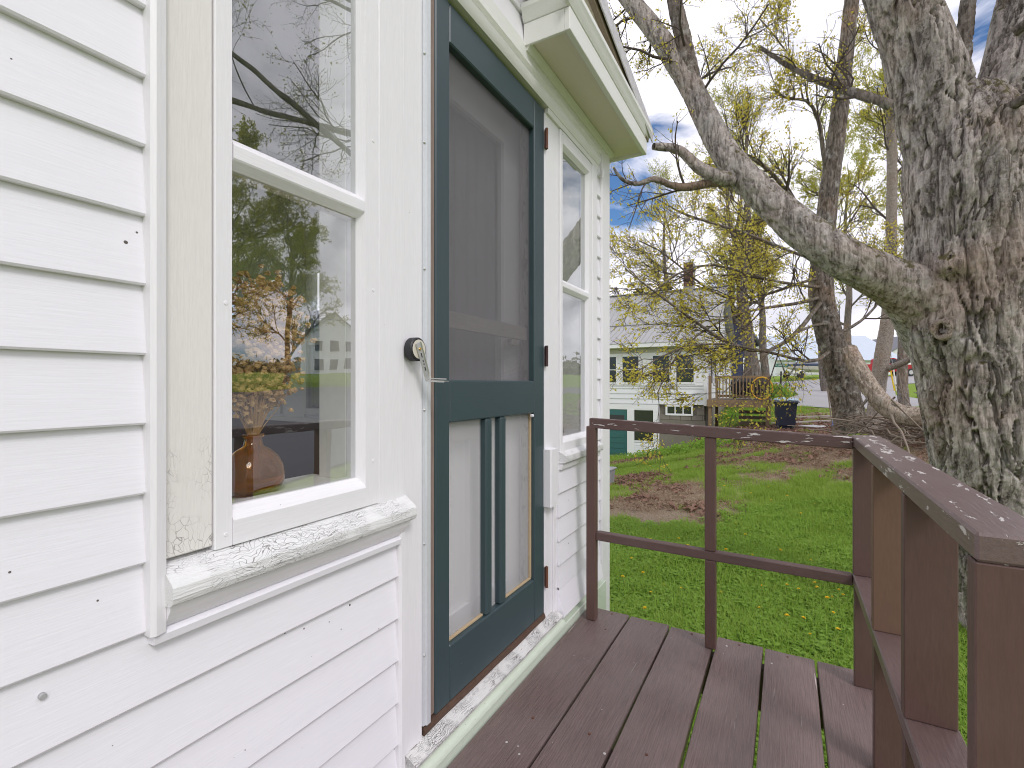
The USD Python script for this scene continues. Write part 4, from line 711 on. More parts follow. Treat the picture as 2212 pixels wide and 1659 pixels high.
part(mt, 'limb', woody(fp, fr_, 0.013, 6, 0.065, 22.0, 0.012, 0.06), BARK_DARK, True)
dead = []
for rows, sd_ in (([(1585, 392, 3.95, 17), (1540, 378, 3.95, 17), (1498, 352, 3.95, 13), (1470, 326, 3.95, 11), (1440, 318, 3.95, 10), (1412, 316, 3.93, 8)], 11), ([(1560, 398, 3.98, 10), (1520, 398, 3.98, 10), (1470, 404, 3.96, 10), (1440, 396, 3.95, 8), (1412, 387, 3.95, 8), (1382, 396, 3.93, 6), (1345, 387, 3.9, 5), (1326, 362, 3.88, 3)], 12), ([(1925, 228, 3.6, 12), (1870, 208, 3.7, 11), (1820, 192, 3.9, 10), (1760, 170, 4.1, 8), (1700, 140, 4.3, 6), (1640, 100, 4.5, 4)], 13)):
    a, b = line(rows, 1.1); dead.append((a, b)); part(mt, 'branch', woody(a, b, 0.012, sd_, None, 26.0, 0.006, 0.10), BARK_BIG if sd_ == 11 else BARK_DARK, True)
rng = np.random.default_rng(21); out = {}
for (a, b), kk in ((dead[1], 7), (dead[2], 8)): sprout(rng, a, b * 0.45, 0.9, 0, 2, out, 0.06, 0.2, (kk, kk + 1), (0.5, 1.1), rmin=0.0016)
out.pop(0, None); crown(mt, rng, out, 1, 2, LEAF_Y, 0.022, 2, 0.012, 0.4)
out = {}
for a, b, u0 in ((lp[8:], lr[8:] * 0.28, 0.0), (fp, fr_ * 0.28, 0.0)): sprout(rng, a, b, 1.3, 0, 3, out, 0.03, 0.18, (6, 7), (0.7, 1.2), rmin=0.0015)
crown(mt, rng, out, 1, 3, LEAF_Y, 0.022, 2, 0.015, 0.4)
# its limbs that hang over the garden side (seen again in the window glass)
out = {}
for pts in ([(4.6, -2.1, 2.9), (3.4, -2.9, 3.35), (2.3, -3.05, 3.75), (1.2, -3.1, 3.8), (-0.3, -3.6, 4.1)], [(4.5, -2.2, 3.4), (3.4, -3.1, 3.6), (2.3, -3.3, 3.45), (1.5, -3.0, 3.2), (0.6, -3.3, 3.1)], [(4.3, -1.9, 4.3), (3.0, -3.2, 5.0), (1.6, -4.0, 5.4), (0, -5, 6.2)], [(5.0, -2.2, 4.6), (4.8, -3.8, 5.8), (4.4, -5.5, 6.8), (4.0, -7, 7.4)]):
    c = spline(np.c_[np.array(pts), np.linspace(0.034, 0.010, len(pts))], 12); part(mt, 'limb', tubes(c[None, :, :3], c[None, :, 3], 9), BARK_DARK, True)
    sprout(rng, c[:, :3], c[:, 3] * .5, 1.6, 0, 3, out, 0.05, 0.2, (7, 9), (0.6, 1.2), rmin=0.0013)
crown(mt, rng, out, 1, 3, LEAF_G, 0.020, 2, 0.03, 0.22)

# the leaning dark tree behind, with low spreading branches
dt = thing('spreading_tree', 'leaning dark forked tree with low branches of yellow green buds', 'tree', G(1842, 940))
ap, ar = line([(1850, 985, 12.4, 46), (1838, 920, 12.3, 37), (1822, 840, 12.2, 33), (1800, 750, 12.0, 31), (1776, 650, 11.9, 29), (1778, 540, 11.8, 24), (1790, 420, 11.8, 22), (1806, 300, 11.8, 20), (1820, 180, 11.8, 18), (1840, 0, 11.9, 16), (1860, -200, 12, 12)], 1.15)
part(dt, 'trunk', woody(ap, ar, 0.030, 7, 0.3, 7.0, 0.05, 0.10, (), 20.0, 0.015), BARK_DARK, True)
limbs = []
for rows in ([(1784, 500, 11.8, 9), (1735, 455, 11.6, 11), (1700, 415, 11.4, 10), (1665, 372, 11.2, 9), (1630, 345, 11, 8), (1590, 322, 10.8, 6), (1545, 300, 10.6, 4)],
             [(1793, 380, 11.8, 10), (1775, 300, 11.6, 10), (1768, 260, 11.5, 9), (1748, 222, 11.3, 7), (1712, 214, 11, 6), (1670, 190, 10.8, 4)],
             [(1815, 210, 11.8, 6), (1795, 172, 11.6, 5), (1770, 168, 11.4, 5), (1735, 150, 11.2, 4), (1690, 100, 11, 3), (1640, 40, 10.8, 3)],
             [(1775, 650, 11.8, 10), (1745, 690, 11.3, 10), (1660, 758, 10.9, 9), (1580, 742, 10.5, 8), (1520, 708, 10.2, 7), (1460, 664, 10, 6), (1400, 620, 9.8, 4), (1350, 580, 9.6, 3)],
             [(1775, 620, 11.8, 8), (1700, 612, 11.2, 7), (1610, 590, 10.8, 6), (1530, 572, 10.4, 5), (1450, 600, 10.1, 4), (1395, 650, 9.9, 3)],
             [(1790, 760, 11.8, 9), (1740, 780, 11.2, 8), (1690, 768, 10.8, 7), (1620, 752, 10.4, 6), (1540, 742, 10.1, 5), (1450, 760, 9.8, 4), (1380, 800, 9.6, 3)],
             [(1778, 560, 11.8, 8), (1700, 540, 11.2, 7), (1600, 500, 10.7, 6), (1500, 470, 10.3, 5), (1420, 430, 10, 3)],
             [(1776, 640, 11.8, 8), (1690, 660, 11.2, 7), (1590, 680, 10.6, 5), (1500, 730, 10.2, 4), (1420, 850, 9.9, 3)],
             [(1790, 700, 11.8, 7), (1720, 720, 11, 6), (1640, 780, 10.4, 4), (1560, 850, 10, 3)],
             [(1800, 720, 12.0, 8), (1850, 700, 12.0, 7), (1900, 650, 12.0, 5), (1940, 560, 12.2, 4)],
             [(1780, 600, 11.8, 7), (1640, 640, 11.3, 6), (1560, 640, 11.0, 5), (1450, 560, 10.6, 4), (1380, 520, 10.4, 3)]):
    a, b = line(rows, 1.1); c = spline(np.c_[a, b * 0.5], 12); limbs.append((c[:, :3], np.maximum(c[:, 3], 0.008)))
    part(dt, 'limb', tubes(c[None, :, :3], np.maximum(c[None, :, 3], 0.01), 8), BARK_DARK, True)
rng = np.random.default_rng(33); out = {}
for k, (a, b) in enumerate(limbs):
    sprout(rng, a, b, 2.5 if k >= 3 else 2.2, 0, 3, out, 0.03, 0.10, (6, 9), (0.3, 0.8), (0.50, 0.78), rmin=0.0034, u0=0.10)
crown(dt, rng, out, 1, 3, LEAF_Y, 0.058, 3, 0.042, 0.22)
# the smooth pale trunk behind it, on the right
pt = thing('pale_tree', 'slim pale smooth barked tree between the dark tree and the huge trunk', 'tree', G(1888, 944))
pp, pr_ = line([(1884, 975, 14, 24), (1887, 930, 14, 20), (1894, 860, 14, 18), (1904, 780, 14, 18), (1918, 690, 14, 16), (1924, 590, 14, 14), (1926, 470, 14, 12), (1926, 300, 14, 11), (1915, 100, 14, 9), (1905, -120, 14, 7)], 1.2)
part(pt, 'trunk', woody(pp, pr_, 0.04, 8, 0.2, 5.0, 0.008, 0.06), BARK_PALE, True)
out = {}; rng = np.random.default_rng(35)
sprout(rng, pp[4:], pr_[4:] * 0.4, 3.6, 0, 3, out, 0.12, 0.12, (9, 10), (0.5, 1.0), rmin=0.005); crown(pt, rng, out, 1, 3, LEAF_Y, 0.055, 3, 0.04, 0.45)
for rows in ([(1905, 800, 14, 5), (1935, 790, 13.6, 8), (1975, 770, 13, 7), (2010, 745, 12.6, 5)],):
    a, b = line(rows, 1.1); c = spline(np.c_[a, b], 8); part(pt, 'branch', tubes(c[None, :, :3], c[None, :, 3], 8), BARK_PALE, True)
# broken limb hanging between the trunks
bl = thing('broken_limb', 'thick broken bare limb propped between the dark tree and the huge trunk', 'broken limb', P(1900, 900, 9))
bp_, br_ = line([(1835, 755, 9.6, 18), (1848, 785, 9.4, 20), (1868, 820, 9.2, 22), (1890, 852, 9.0, 23), (1920, 882, 8.8, 24), (1955, 897, 8.6, 25), (1995, 900, 8.4, 25), (2060, 896, 8.2, 24)], 1.2)
part(bl, 'limb', woody(bp_, br_, 0.022, 9, 0.16, 8.0, 0.030, 0.12, [(P(1905, 862, 8.75), 0.12, 0.05)], 24, 0.01), bark_mat('bare_limb_wood', (0.13, 0.095, 0.07), (0.40, 0.335, 0.27), 1.0, lichen=0.3), True)
for rows in ([(1870, 822, 9.2, 6), (1880, 845, 9.0, 4), (1858, 880, 9, 3)], [(1905, 862, 8.9, 8), (1925, 872, 8.7, 6), (1938, 876, 8.6, 2)]):
    a, b = line(rows, 1.1); c = spline(np.c_[a, b], 6); part(bl, 'stub', tubes(c[None, :, :3], c[None, :, 3], 7), BARK_DARK, True)

# trees farther back
def far_tree(name, label, px, py, t, height, r0, seed, leaf, size, per, kids=(5, 7), lean=(0, 0), first=0.22, group=None, maxl=3, Ls=0.42, up=0.14, bark=BARK_FAR, every=0.5, base=None, rmin=0.008, spread=0.06):
    b = G(px, py) if base is None else np.r_[base, ground_z(base)[0]]
    rng = np.random.default_rng(seed); tr_ = thing(name, label, 'tree', b, group=group)
    hs = np.linspace(0, 1, 9); pts = np.stack([b[0] + lean[0] * hs + np.cumsum(rng.normal(0, .012, 9)) * height, b[1] + lean[1] * hs + np.cumsum(rng.normal(0, .012, 9)) * height, b[2] - 0.2 + hs * height], 1)
    rad = r0 * (1 - hs) ** 0.8 + 0.02
    part(tr_, 'trunk', woody(pts, rad, max(0.05, r0 / 4), seed, None, 3.0, 0.03, 0.08, (), 9.0, 0.01), bark, True)
    out = {}; sprout(rng, pts, rad * 0.62, height * Ls, 0, maxl, out, up, 0.12, (kids[1] + 2, kids[1] + 4), (0.45, 1.0), (0.42, 0.66), rmin=rmin * 0.7, u0=first)
    sprout(rng, pts[:], rad * 0.5, height * Ls * 0.8, 0, maxl, out, up, 0.12, (max(3, kids[0] - 2), max(4, kids[1] - 2)), (0.5, 1.1), rmin=rmin * 0.7, u0=0.5)
    crown(tr_, rng, out, 1, maxl, leaf, size * 1.1, per, spread, every * 1.5, limbmat=bark)
    return tr_
far_tree('twin_tree', 'grey trunked tree rising behind the small wooden deck', 1525, 828, 25, 12, 0.34, 41, LEAF_Y, 0.075, 3, base=P(1622, 830, 26)[:2], first=0.3, lean=(0.3, 1.0))
far_tree('roadside_tree', 'tall tree with pale green buds behind the left arm of the low limb', 1640, 830, 30, 17, 0.32, 42, LEAF_G, 0.085, 3, base=P(1652, 830, 40)[:2], first=0.35)
far_tree('budding_tree', 'tall budding tree far behind the leaning dark tree', 1750, 815, 36, 21, 0.36, 43, LEAF_G, 0.10, 3, base=P(1800, 830, 34)[:2], first=0.22)
far_tree('distant_tree', 'distant budding tree over the parked boat and the road', 1850, 815, 44, 23, 0.4, 44, LEAF_G, 0.12, 3, base=P(1835, 830, 52)[:2], first=0.2)
far_tree('thicket_tree', 'tall budding tree above the ridge of the neighbouring roof', 1560, 815, 40, 22, 0.36, 45, LEAF_G, 0.11, 3, base=P(1575, 830, 44)[:2], first=0.25)
far_tree('edge_tree', 'thin tree with a vertical stem just left of the huge trunk', 1905, 815, 24, 16, 0.2, 46, LEAF_G, 0.07, 3, base=P(1960, 830, 22)[:2], first=0.3)
far_tree('spreading_budding_tree', 'broad budding tree whose twigs reach the eave above the low limb', 1500, 830, 20, 13, 0.22, 61, LEAF_G, 0.06, 2, base=P(1468, 830, 30)[:2], first=0.4, Ls=0.5, every=0.4, rmin=0.006)
far_tree('second_budding_tree', 'broad budding tree rising between the twin grey trunk and the dark tree', 1640, 830, 20, 15, 0.22, 62, LEAF_G, 0.06, 2, base=P(1606, 830, 24)[:2], first=0.45, Ls=0.45, every=0.4, rmin=0.006)
far_tree('bare_tree', 'round bare tree behind the left end of the neighbouring roof', 1340, 800, 45, 9.5, 0.25, 47, LEAF_Y, 0.0, 0, base=P(1340, 800, 48)[:2], first=0.2, up=0.25, Ls=0.5, rmin=0.02)
# garden-side trees that the near window reflects
for bx, by, h_, sd_, lab in ((16.0, -27.0, 13.0, 48, 'broad tree across the street reflected in the middle of the lower window pane'), (21.5, -28.5, 12.0, 49, 'tree across the street reflected right of the broad one'), (11.0, -27.5, 13.0, 50, 'tree across the street reflected at the left edge of the pane'), (19.0, -33.0, 15.0, 51, 'tallest tree across the street, standing behind the others')):
    far_tree('garden_tree', lab, 0, 0, 0, h_, 0.22, sd_, LEAF_G, 0.10, 3, base=(bx, by), first=0.12, Ls=0.62, kids=(7, 9), rmin=0.012, up=0.06)
# small conifers behind the neighbouring roof
CON = leaf_mat('conifer_needles', (0.035, 0.055, 0.018), (0.075, 0.10, 0.03), 0.2)
for px, t, h, lab in ((1380, 40, 8.6, 'dark pointed conifer just above the neighbouring roof ridge'), (1440, 41, 9.0, 'wider dark conifer right of the pointed one above the roof ridge')):
    b = np.r_[P(px, 830, t)[:2], 0]; b[2] = ground_z(b[:2])[0]; rng = np.random.default_rng(int(px)); c = thing('conifer', lab, 'tree', b, group=None)
    part(c, 'trunk', tube([b, b + [0, 0, h]], [0.15, 0.03], 8), BARK_FAR, True)
    hh = rng.random(2600) ** 0.7 * 0.85 + 0.15; an = rng.uniform(0, 2 * math.pi, 2600); rr = (1.03 - hh) * h * 0.30 * np.sqrt(rng.random(2600)) * (0.75 + 0.25 * np.sin(an * 5 + hh * 30))
    part(c, 'crown', leaves_at(rng, np.stack([b[0] + rr * np.cos(an), b[1] + rr * np.sin(an), b[2] + hh * h - rr * 0.25], 1), 0.34, 3, 0.12), CON, kind='stuff')

# ------------------------------------------------------------------ the neighbouring house
NX, NY0, NY1 = 19.7, 1.752, 9.6
nh = thing('neighbour_house', 'white neighbouring house with a pale ribbed metal roof and a green basement door', 'house', (NX, 5, -1.9))
NS = mat('neighbour_white_siding', (0.76, 0.765, 0.78), 0.5, (4, 4, 40), 0.03, 6, 0.1, 0.002, 0.06, 1.2)
NT = mat('neighbour_white_trim', (0.80, 0.80, 0.80), 0.5, (6, 6, 6), 0.03, 6, 0.1, 0.002, 0.05, 2)
NEAVE = mat('beige_frieze_paint', (0.52, 0.49, 0.41), 0.6)
METAL_ROOF = mat('pale_metal_roof', (0.40, 0.395, 0.385), 0.42, (3, 3, 3), 0.04, 3, 0.1, 0.002, 0.12, 0.7, metallic=0.1)
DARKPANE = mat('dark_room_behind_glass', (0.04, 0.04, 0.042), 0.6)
BLOCK = mat('grey_concrete_block', (0.23, 0.205, 0.17), 0.9, (10, 10, 10), 0.2, 5, 0.4, 0.01, 0.3, 2)
CONC = mat('stained_concrete', (0.22, 0.20, 0.165), 0.9, (8, 8, 8), 0.2, 5, 0.4, 0.01, 0.4, 1.2, (0.12, 0.10, 0.075))
part(nh, 'wall', box(NX + 0.03, NX + 10, NY0 + 0.03, NY1, 0.25, 2.66, 0), NS)
# gable end wall facing the road
zb = lambda x: (2.66 + (x - NX + 0.3) * 0.45) if x < NX + 2 else (3.67 + (x - NX - 2) * 0.70)
gx = [NX + 0.04, NX + 2.0, NX + 4.6, NX + 7.2, NX + 9.2]
part(nh, 'gable', prism([(NX + 0.04, 2.66), (NX + 9.3, 2.66), (NX + 7.2, 3.66), (NX + 4.6, 5.46), (NX + 2.0, 3.62)], 'y', NY0 + 0.035, NY0 + 0.2), NS)
for i in range(12):
    z = 0.255 + i * 0.205
    e = 0.205
    if z < 1.0 or z > 2.15: part(nh, 'clapboard', prism([(NX + 0.03, z), (NX - 0.012, z), (NX + 0.008, z + e), (NX + 0.03, z + e)], 'y', NY0 + 0.09, NY1), NS) if False else part(nh, 'clapboard', (lambda m_: (m_[0][:, [1, 0, 2]], m_[1][:, ::-1]))(prism([(NX + 0.03, z), (NX - 0.012, z), (NX - 0.012, z + 0.012), (NX + 0.012, z + e), (NX + 0.03, z + e)], 'x', NY0 + 0.09, NY1)), NS)
    part(nh, 'clapboard', prism([(NY0 + 0.03, z), (NY0 - 0.006, z), (NY0 - 0.006, z + 0.012), (NY0 + 0.012, z + e), (NY0 + 0.03, z + e)], 'x', NX + 0.12, NX + 9.0), NS)
part(nh, 'corner_board', box(NX - 0.02, NX + 0.11, NY0 - 0.015, NY0 + 0.09, 0.22, 2.64, 0.004), NT)
part(nh, 'window_band', box(NX - 0.004, NX + 0.03, NY0 + 0.09, NY1, 1.02, 2.30, 0.002), NT)
part(nh, 'frieze', box(NX - 0.03, NX + 0.03, NY0 + 0.09, NY1, 2.301, 2.52, 0.003), NEAVE)
part(nh, 'eave_fascia', box(NX - 0.30, NX - 0.02, NY0 - 0.25, NY1, 2.50, 2.535, 0.003), NT)
part(nh, 'eave_fascia', box(NX - 0.34, NX - 0.301, NY0 - 0.25, NY1, 2.50, 2.66, 0.003), NT)
part(nh, 'sill_band', box(NX - 0.035, NX - 0.013, NY0 + 0.11, NY1, 0.985, 1.02, 0.002), NT)
def nwin(pl, pr, z0, z1, fr_=0.07, rows=2, cols=1, x=NX, name='window'):
    yl, yr = pl, pr
    w = part(nh, name, join(box(x - 0.03, x + 0.0, yl - fr_, yl, z0 - fr_, z1 + fr_, 0.003), box(x - 0.03, x + 0.0, yr, yr + fr_, z0 - fr_, z1 + fr_, 0.003), box(x - 0.03, x, yr, yl, z1, z1 + fr_, 0.003), box(x - 0.035, x, yr, yl, z0 - fr_, z0, 0.003)) if yl < yr else
             join(box(x - 0.03, x, yl, yl + fr_, z0 - fr_, z1 + fr_, 0.003), box(x - 0.03, x, yr - fr_, yr, z0 - fr_, z1 + fr_, 0.003), box(x - 0.03, x, yr, yl, z1, z1 + fr_, 0.003), box(x - 0.035, x, yr, yl, z0 - fr_, z0, 0.003)), NT)
    ylo, yhi = min(yl, yr), max(yl, yr)
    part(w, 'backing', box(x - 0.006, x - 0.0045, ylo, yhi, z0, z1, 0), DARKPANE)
    part(w, 'pane', pane_x(x - 0.010, ylo, yhi, z0, z1), GLASS_FAR)
    for r_ in range(1, rows): part(w, 'bar', box(x - 0.022, x - 0.011, ylo, yhi, z0 + (z1 - z0) * r_ / rows - 0.02, z0 + (z1 - z0) * r_ / rows + 0.02, 0.002), NT)
    for c_ in range(1, cols): part(w, 'bar', box(x - 0.022, x - 0.011, ylo + (yhi - ylo) * c_ / cols - 0.02, ylo + (yhi - ylo) * c_ / cols + 0.02, z0, z1, 0.002), NT)
    return w
def NYp(px, X=NX):
    u = (px - 1106) / 1060; dx = FWD[0] + u * RGT[0]; dy = FWD[1] + u * RGT[1]; return CAM[1] + X / dx * dy
def zoomx(x): return (1770 + x / 3.131) * .73733
for a, b in ((-55, 110), (170, 315), (448, 600), (662, 822)): nwin(NYp(zoomx(a)), NYp(zoomx(b)), 1.12, 2.16)
for a in (335, 395): part(nh, 'panel_trim', box(NX - 0.02, NX - 0.005, NYp(zoomx(a + 12)), NYp(zoomx(a)), 1.05, 2.28, 0.002), NT)
part(nh, 'shutter_panel', box(NX - 0.012, NX - 0.0045, NYp(zoomx(935)), NYp(zoomx(850)), 1.10, 1.85, 0.003), NT)
for x0 in (0.9, 2.1):
    w = part(nh, 'side_window', box(NX + x0, NX + x0 + 0.7, NY0 - 0.03, NY0 - 0.008, 1.0, 2.2, 0.003), NT)
    part(w, 'pane', box(NX + x0 + 0.08, NX + x0 + 0.62, NY0 - 0.034, NY0 - 0.0305, 1.08, 2.12, 0), DARKPANE)
# basement
YB = NYp(1424)
part(nh, 'basement_wall', box(NX + 0.02, NX + 0.3, YB, NY1, -2.3, 0.25, 0), NS)
part(nh, 'basement_head', box(NX - 0.02, NX + 0.019, YB, NY1, 0.02, 0.22, 0.003), NT)
dy0, dy1 = NYp(1355), NYp(1300)
bd = part(nh, 'basement_door', box(NX - 0.01, NX + 0.019, dy0, dy1, -1.88, 0.0, 0.003), mat('green_basement_door', (0.035, 0.13, 0.125), 0.4), label='dark green basement door')
part(bd, 'pane', box(NX - 0.016, NX - 0.0105, dy0 + 0.12, dy1 - 0.1, -0.85, -0.22, 0.001), DARKPANE)
for i in range(4): part(bd, 'board', box(NX - 0.022, NX - 0.0105, dy0 + 0.1, dy1 - 0.08, -1.80 + 0.22 * i, -1.62 + 0.22 * i, 0.004), L + 'green_basement_door')
part(bd, 'knob', lathe([(0.001, -0.03), (0.03, -0.01), (0.03, 0.01), (0.001, 0.03)], (NX - 0.04, NYp(1312), -0.88), 10), BRASS, True)
part(nh, 'door_casing', box(NX - 0.03, NX + 0.018, NYp(1370), dy0, -1.95, 0.02, 0.003), NT)
nwin(NYp(zoomx(460)), NYp(zoomx(262)), -1.22, 0.0, 0.06, 2, 1, NX + 0.018)
part(nh, 'casing', box(NX - 0.03, NX + 0.018, YB, NYp(1411), -1.95, 0.02, 0.003), NT)
for i in range(7): part(nh, 'clapboard', (lambda m_: (m_[0][:, [1, 0, 2]], m_[1][:, ::-1]))(prism([(NX + 0.02, -2.0 + .098 * i), (NX - 0.016, -2.0 + .098 * i), (NX + 0.0, -2.0 + .098 * (i + 1)), (NX + 0.02, -2.0 + .098 * (i + 1))], 'x', NYp(1411), NYp(1370))), NS)
part(nh, 'vent_hood', prism([(NX - 0.02, -1.62), (NX - 0.16, -1.62), (NX - 0.05, -1.45), (NX - 0.02, -1.45)], 'y', NYp(zoomx(460)), NYp(zoomx(418))), NT)
part(nh, 'foundation', box(NX + 0.02, NX + 0.3, NY0 + 0.05, YB - 0.01, -2.4, -0.35, 0.002), CONC)
part(nh, 'foundation', box(NX + 0.3, NX + 9.5, NY0 + 0.05, NY0 + 0.3, -2.4, 0.25, 0.002), CONC)
part(nh, 'wall', box(NX + 0.10, NX + 0.12, NY0 + 0.06, YB - 0.01, -0.345, 0.25, 0), CONC)
fw0, fw1 = NYp(zoomx(815)), NYp(zoomx(562))
for r_ in range(3):
    yy = YB - 0.012 - (0.2 if r_ % 2 else 0.0)
    while yy > NY0 + 0.08:
        y0 = max(yy - 0.385, NY0 + 0.08)
        if not (y0 < fw1 + 0.02 and yy > fw0 - 0.02 and r_ > 0) and yy - y0 > 0.05: part(nh, 'block', box(NX + 0.02, NX + 0.10, y0, yy, -0.34 + 0.195 * r_, -0.155 + 0.195 * r_, 0.006), BLOCK)
        yy = y0 - 0.012
nwin(fw1 - 0.07, fw0 + 0.07, -0.10, 0.17, 0.07, 1, 3, NX + 0.03)
# metal roof: two slopes of ribbed panels
def roof_panels(xa, za, xb, zb_, step=0.23):
    y = NY0 - 0.32; k = 0
    s_ = unit([xb - xa, 0, zb_ - za]); Lr = math.hypot(xb - xa, zb_ - za); fr0 = frame(s_, [-s_[2], 0, s_[0]], (xa, 0, za))
    while y < NY1 and k < 40:
        pan = join(box(0, Lr, y + 0.012, y + step - 0.012, -0.01, 0.0, 0.001)); m_ = prism([(y - 0.012, -0.01), (y - 0.012, 0.005), (y - 0.006, 0.028), (y + 0.006, 0.028), (y + 0.0115, 0.005), (y + 0.0115, -0.01)], 'x', 0, Lr)
        fl_ = frame(s_, np.array([-s_[2], 0, s_[0]]), (xa, 0, za)); R_ = np.stack([s_, [0, 1, 0], np.cross(s_, [0, 1, 0])], 1)
        rp = part(nh, 'roof_panel', (pan[0] @ R_.T + [xa, 0, za], pan[1]), METAL_ROOF); part(rp, 'rib', (m_[0] @ R_.T + [xa, 0, za], m_[1]), METAL_ROOF)
        y += step; k += 1
roof_panels(NX - 0.36, 2.67, NX + 2.0, 3.66); roof_panels(NX + 1.98, 3.68, NX + 4.6, 5.50)
part(nh, 'ridge_cap', beam((NX + 4.6, NY0 - 0.3, 5.52), (NX + 4.6, NY1, 5.52), 0.25, 0.04), METAL_ROOF)
part(nh, 'roof_seam', beam((NX + 1.98, NY0 - 0.3, 3.68), (NX + 1.98, NY1, 3.68), 0.08, 0.03), METAL_ROOF)
part(nh, 'roof_back', (np.array([[NX + 4.6, NY0 - .3, 5.48], [NX + 4.6, NY1, 5.48], [NX + 9.6, NY1, 2.7], [NX + 9.6, NY0 - .3, 2.7]]), np.array([[0, 2, 1], [0, 3, 2]])), METAL_ROOF)
part(nh, 'rake_board', beam((NX - 0.3, NY0 - 0.26, 2.62), (NX + 2.0, NY0 - 0.26, 3.57), 0.04, 0.16), NT)
part(nh, 'rake_board', beam((NX + 2.0, NY0 - 0.26, 3.58), (NX + 4.6, NY0 - 0.26, 5.40), 0.04, 0.16), NT)
ch = part(nh, 'chimney', box(NX + 4.3, NX + 4.95, NYp(zoomx(825), NX + 4.6), NYp(zoomx(738), NX + 4.6), 4.6, 6.75, 0.01), mat('grey_chimney_base', (0.3, 0.29, 0.29), 0.9), label='brick chimney at the roof ridge')
BRICK = mat('red_brown_brick', (0.16, 0.075, 0.05), 0.9, (12, 12, 12), 0.3, 5, 0.4, 0.01, random=0.25)
cy0, cy1 = NYp(zoomx(825), NX + 4.6), NYp(zoomx(738), NX + 4.6)
for r_ in range(11):
    z = 5.62 + r_ * 0.10; n = 4; o = 0.5 if r_ % 2 else 0
    for k in range(n):
        y0 = cy0 - 0.01 + (cy1 - cy0 + 0.02) * k / n; part(ch, 'brick', box(NX + 4.27, NX + 4.2995, y0 + 0.008, y0 + (cy1 - cy0 + 0.02) / n - 0.008, z, z + 0.085, 0.006), BRICK)
part(nh, 'vent_pipe', cyl((NX + 2.9, NYp(zoomx(707), NX + 2.9), 4.2), (NX + 2.9, NYp(zoomx(707), NX + 2.9), 5.0), 0.05, 12), mat('dark_vent_pipe', (0.1, 0.1, 0.11), 0.6), True)
# ------------------------------------------------------------------ its small wooden deck and what stands on and by it
DX = 19.3
nd = thing('wooden_deck', 'small tan wooden deck with a baluster railing beside the neighbouring house', 'deck', (DX, 0.6, -0.55))
DW = mat('tan_deck_lumber', (0.25, 0.165, 0.09), 0.75, (30, 30, 5), 0.25, 5, 0.3, 0.004, 0.2, 2); DWD = mat('old_grey_deck_lumber', (0.21, 0.165, 0.125), 0.8, (5, 30, 30), 0.25)
y0, y1 = NYp(1662, DX), NYp(1528, DX); zt = 0.49
for i in range(9): part(nd, 'deck_board', box(DX + 0.03 + 0.245 * i, DX + 0.265 + 0.245 * i, y0 - 0.03, y1, zt - 0.035, zt, 0.004), DWD)
part(nd, 'rim_board', box(DX - 0.02, DX + 0.025, y0 - 0.04, y1 + 0.02, zt - 0.27, zt - 0.02, 0.004), DW)
part(nd, 'rim_board', box(DX + 0.026, DX + 2.2, y0 - 0.04, y0 + 0.0, zt - 0.27, zt - 0.036, 0.004), DW)
for yy in (y0 + 0.06, y1 - 0.08):
    for xx in (DX + 0.08, DX + 2.1): part(nd, 'support_post', box(xx - 0.05, xx + 0.05, yy - 0.055, yy + 0.055, -1.3, zt - 0.271, 0.004), DW)
for yy in (y0 + 0.055, y1 - 0.08, y1 - 0.32): part(nd, 'rail_post', box(DX + 0.03, DX + 0.12, yy - 0.05, yy + 0.05, zt + 0.001, zt + 0.86, 0.004), DW)
part(nd, 'top_rail', box(DX + 0.02, DX + 0.10, y0 + 0.10, y1 - 0.37, zt + 0.76, zt + 0.85, 0.003), DW)
part(nd, 'bottom_rail', box(DX + 0.035, DX + 0.09, y0 + 0.11, y1 - 0.37, zt + 0.09, zt + 0.17, 0.003), DW)
nb = 14
for i in range(nb):
    yy = y0 + 0.16 + (y1 - 0.42 - y0 - 0.16) * i / (nb - 1); part(nd, 'baluster', box(DX - 0.016, DX + 0.019, yy - 0.02, yy + 0.02, zt + 0.06, zt + 0.80, 0.003), DW)
for k in range(3): part(nd, 'lower_slat', box(DX + 0.3, DX + 0.34, y0 + 0.12, y0 + 1.0, -0.02 - 0.20 * k, 0.10 - 0.20 * k, 0.004), mat('dark_wet_slats', (0.07, 0.05, 0.03), 0.8) if k == 0 else L + 'dark_wet_slats')
BLK = mat('black_cover_cloth', (0.012, 0.012, 0.014), 0.6, (6, 6, 6), 0.3, 4, 0.5, 0.03)
gr = thing('covered_grill', 'black covered grill behind the balusters of the small wooden deck', 'grill', (DX + 0.7, (y0 + y1) / 2, zt))
gy = (NYp(1665 - 6, DX + .6) + 0.05, NYp(1582, DX + .6)); body = trimesh.Trimesh(*box(DX + 0.35, DX + 1.0, y0 + 0.08, y0 + 1.28, zt + 0.10, zt + 0.78, 0.14), process=False).subdivide().subdivide().subdivide()
bv = np.array(body.vertices); bv[:, :2] += 0.03 * (meshkit.noise(bv * 7, 3)[:, None] - .5)
part(gr, 'cover', (bv, np.array(body.faces)), BLK, 40)
for yy in (y0 + 0.25, y0 + 1.15): part(gr, 'wheel', disc_y((0, 0), 0.07, 0, 0.04, 16) if False else tube([[DX + 0.5, yy, zt + 0.075], [DX + 0.54, yy, zt + 0.075]], [0.07, 0.07], 16), RUBBER)
hoop = thing('yellow_hose', 'yellow hose looped in a big ring over the corner of the small deck railing', 'hose', (DX - 0.06, NYp(1647, DX), 1.0))
an = np.linspace(0, 2 * math.pi, 60); cyh, czh = NYp(1646, DX - .06), 0.49 + 0.41
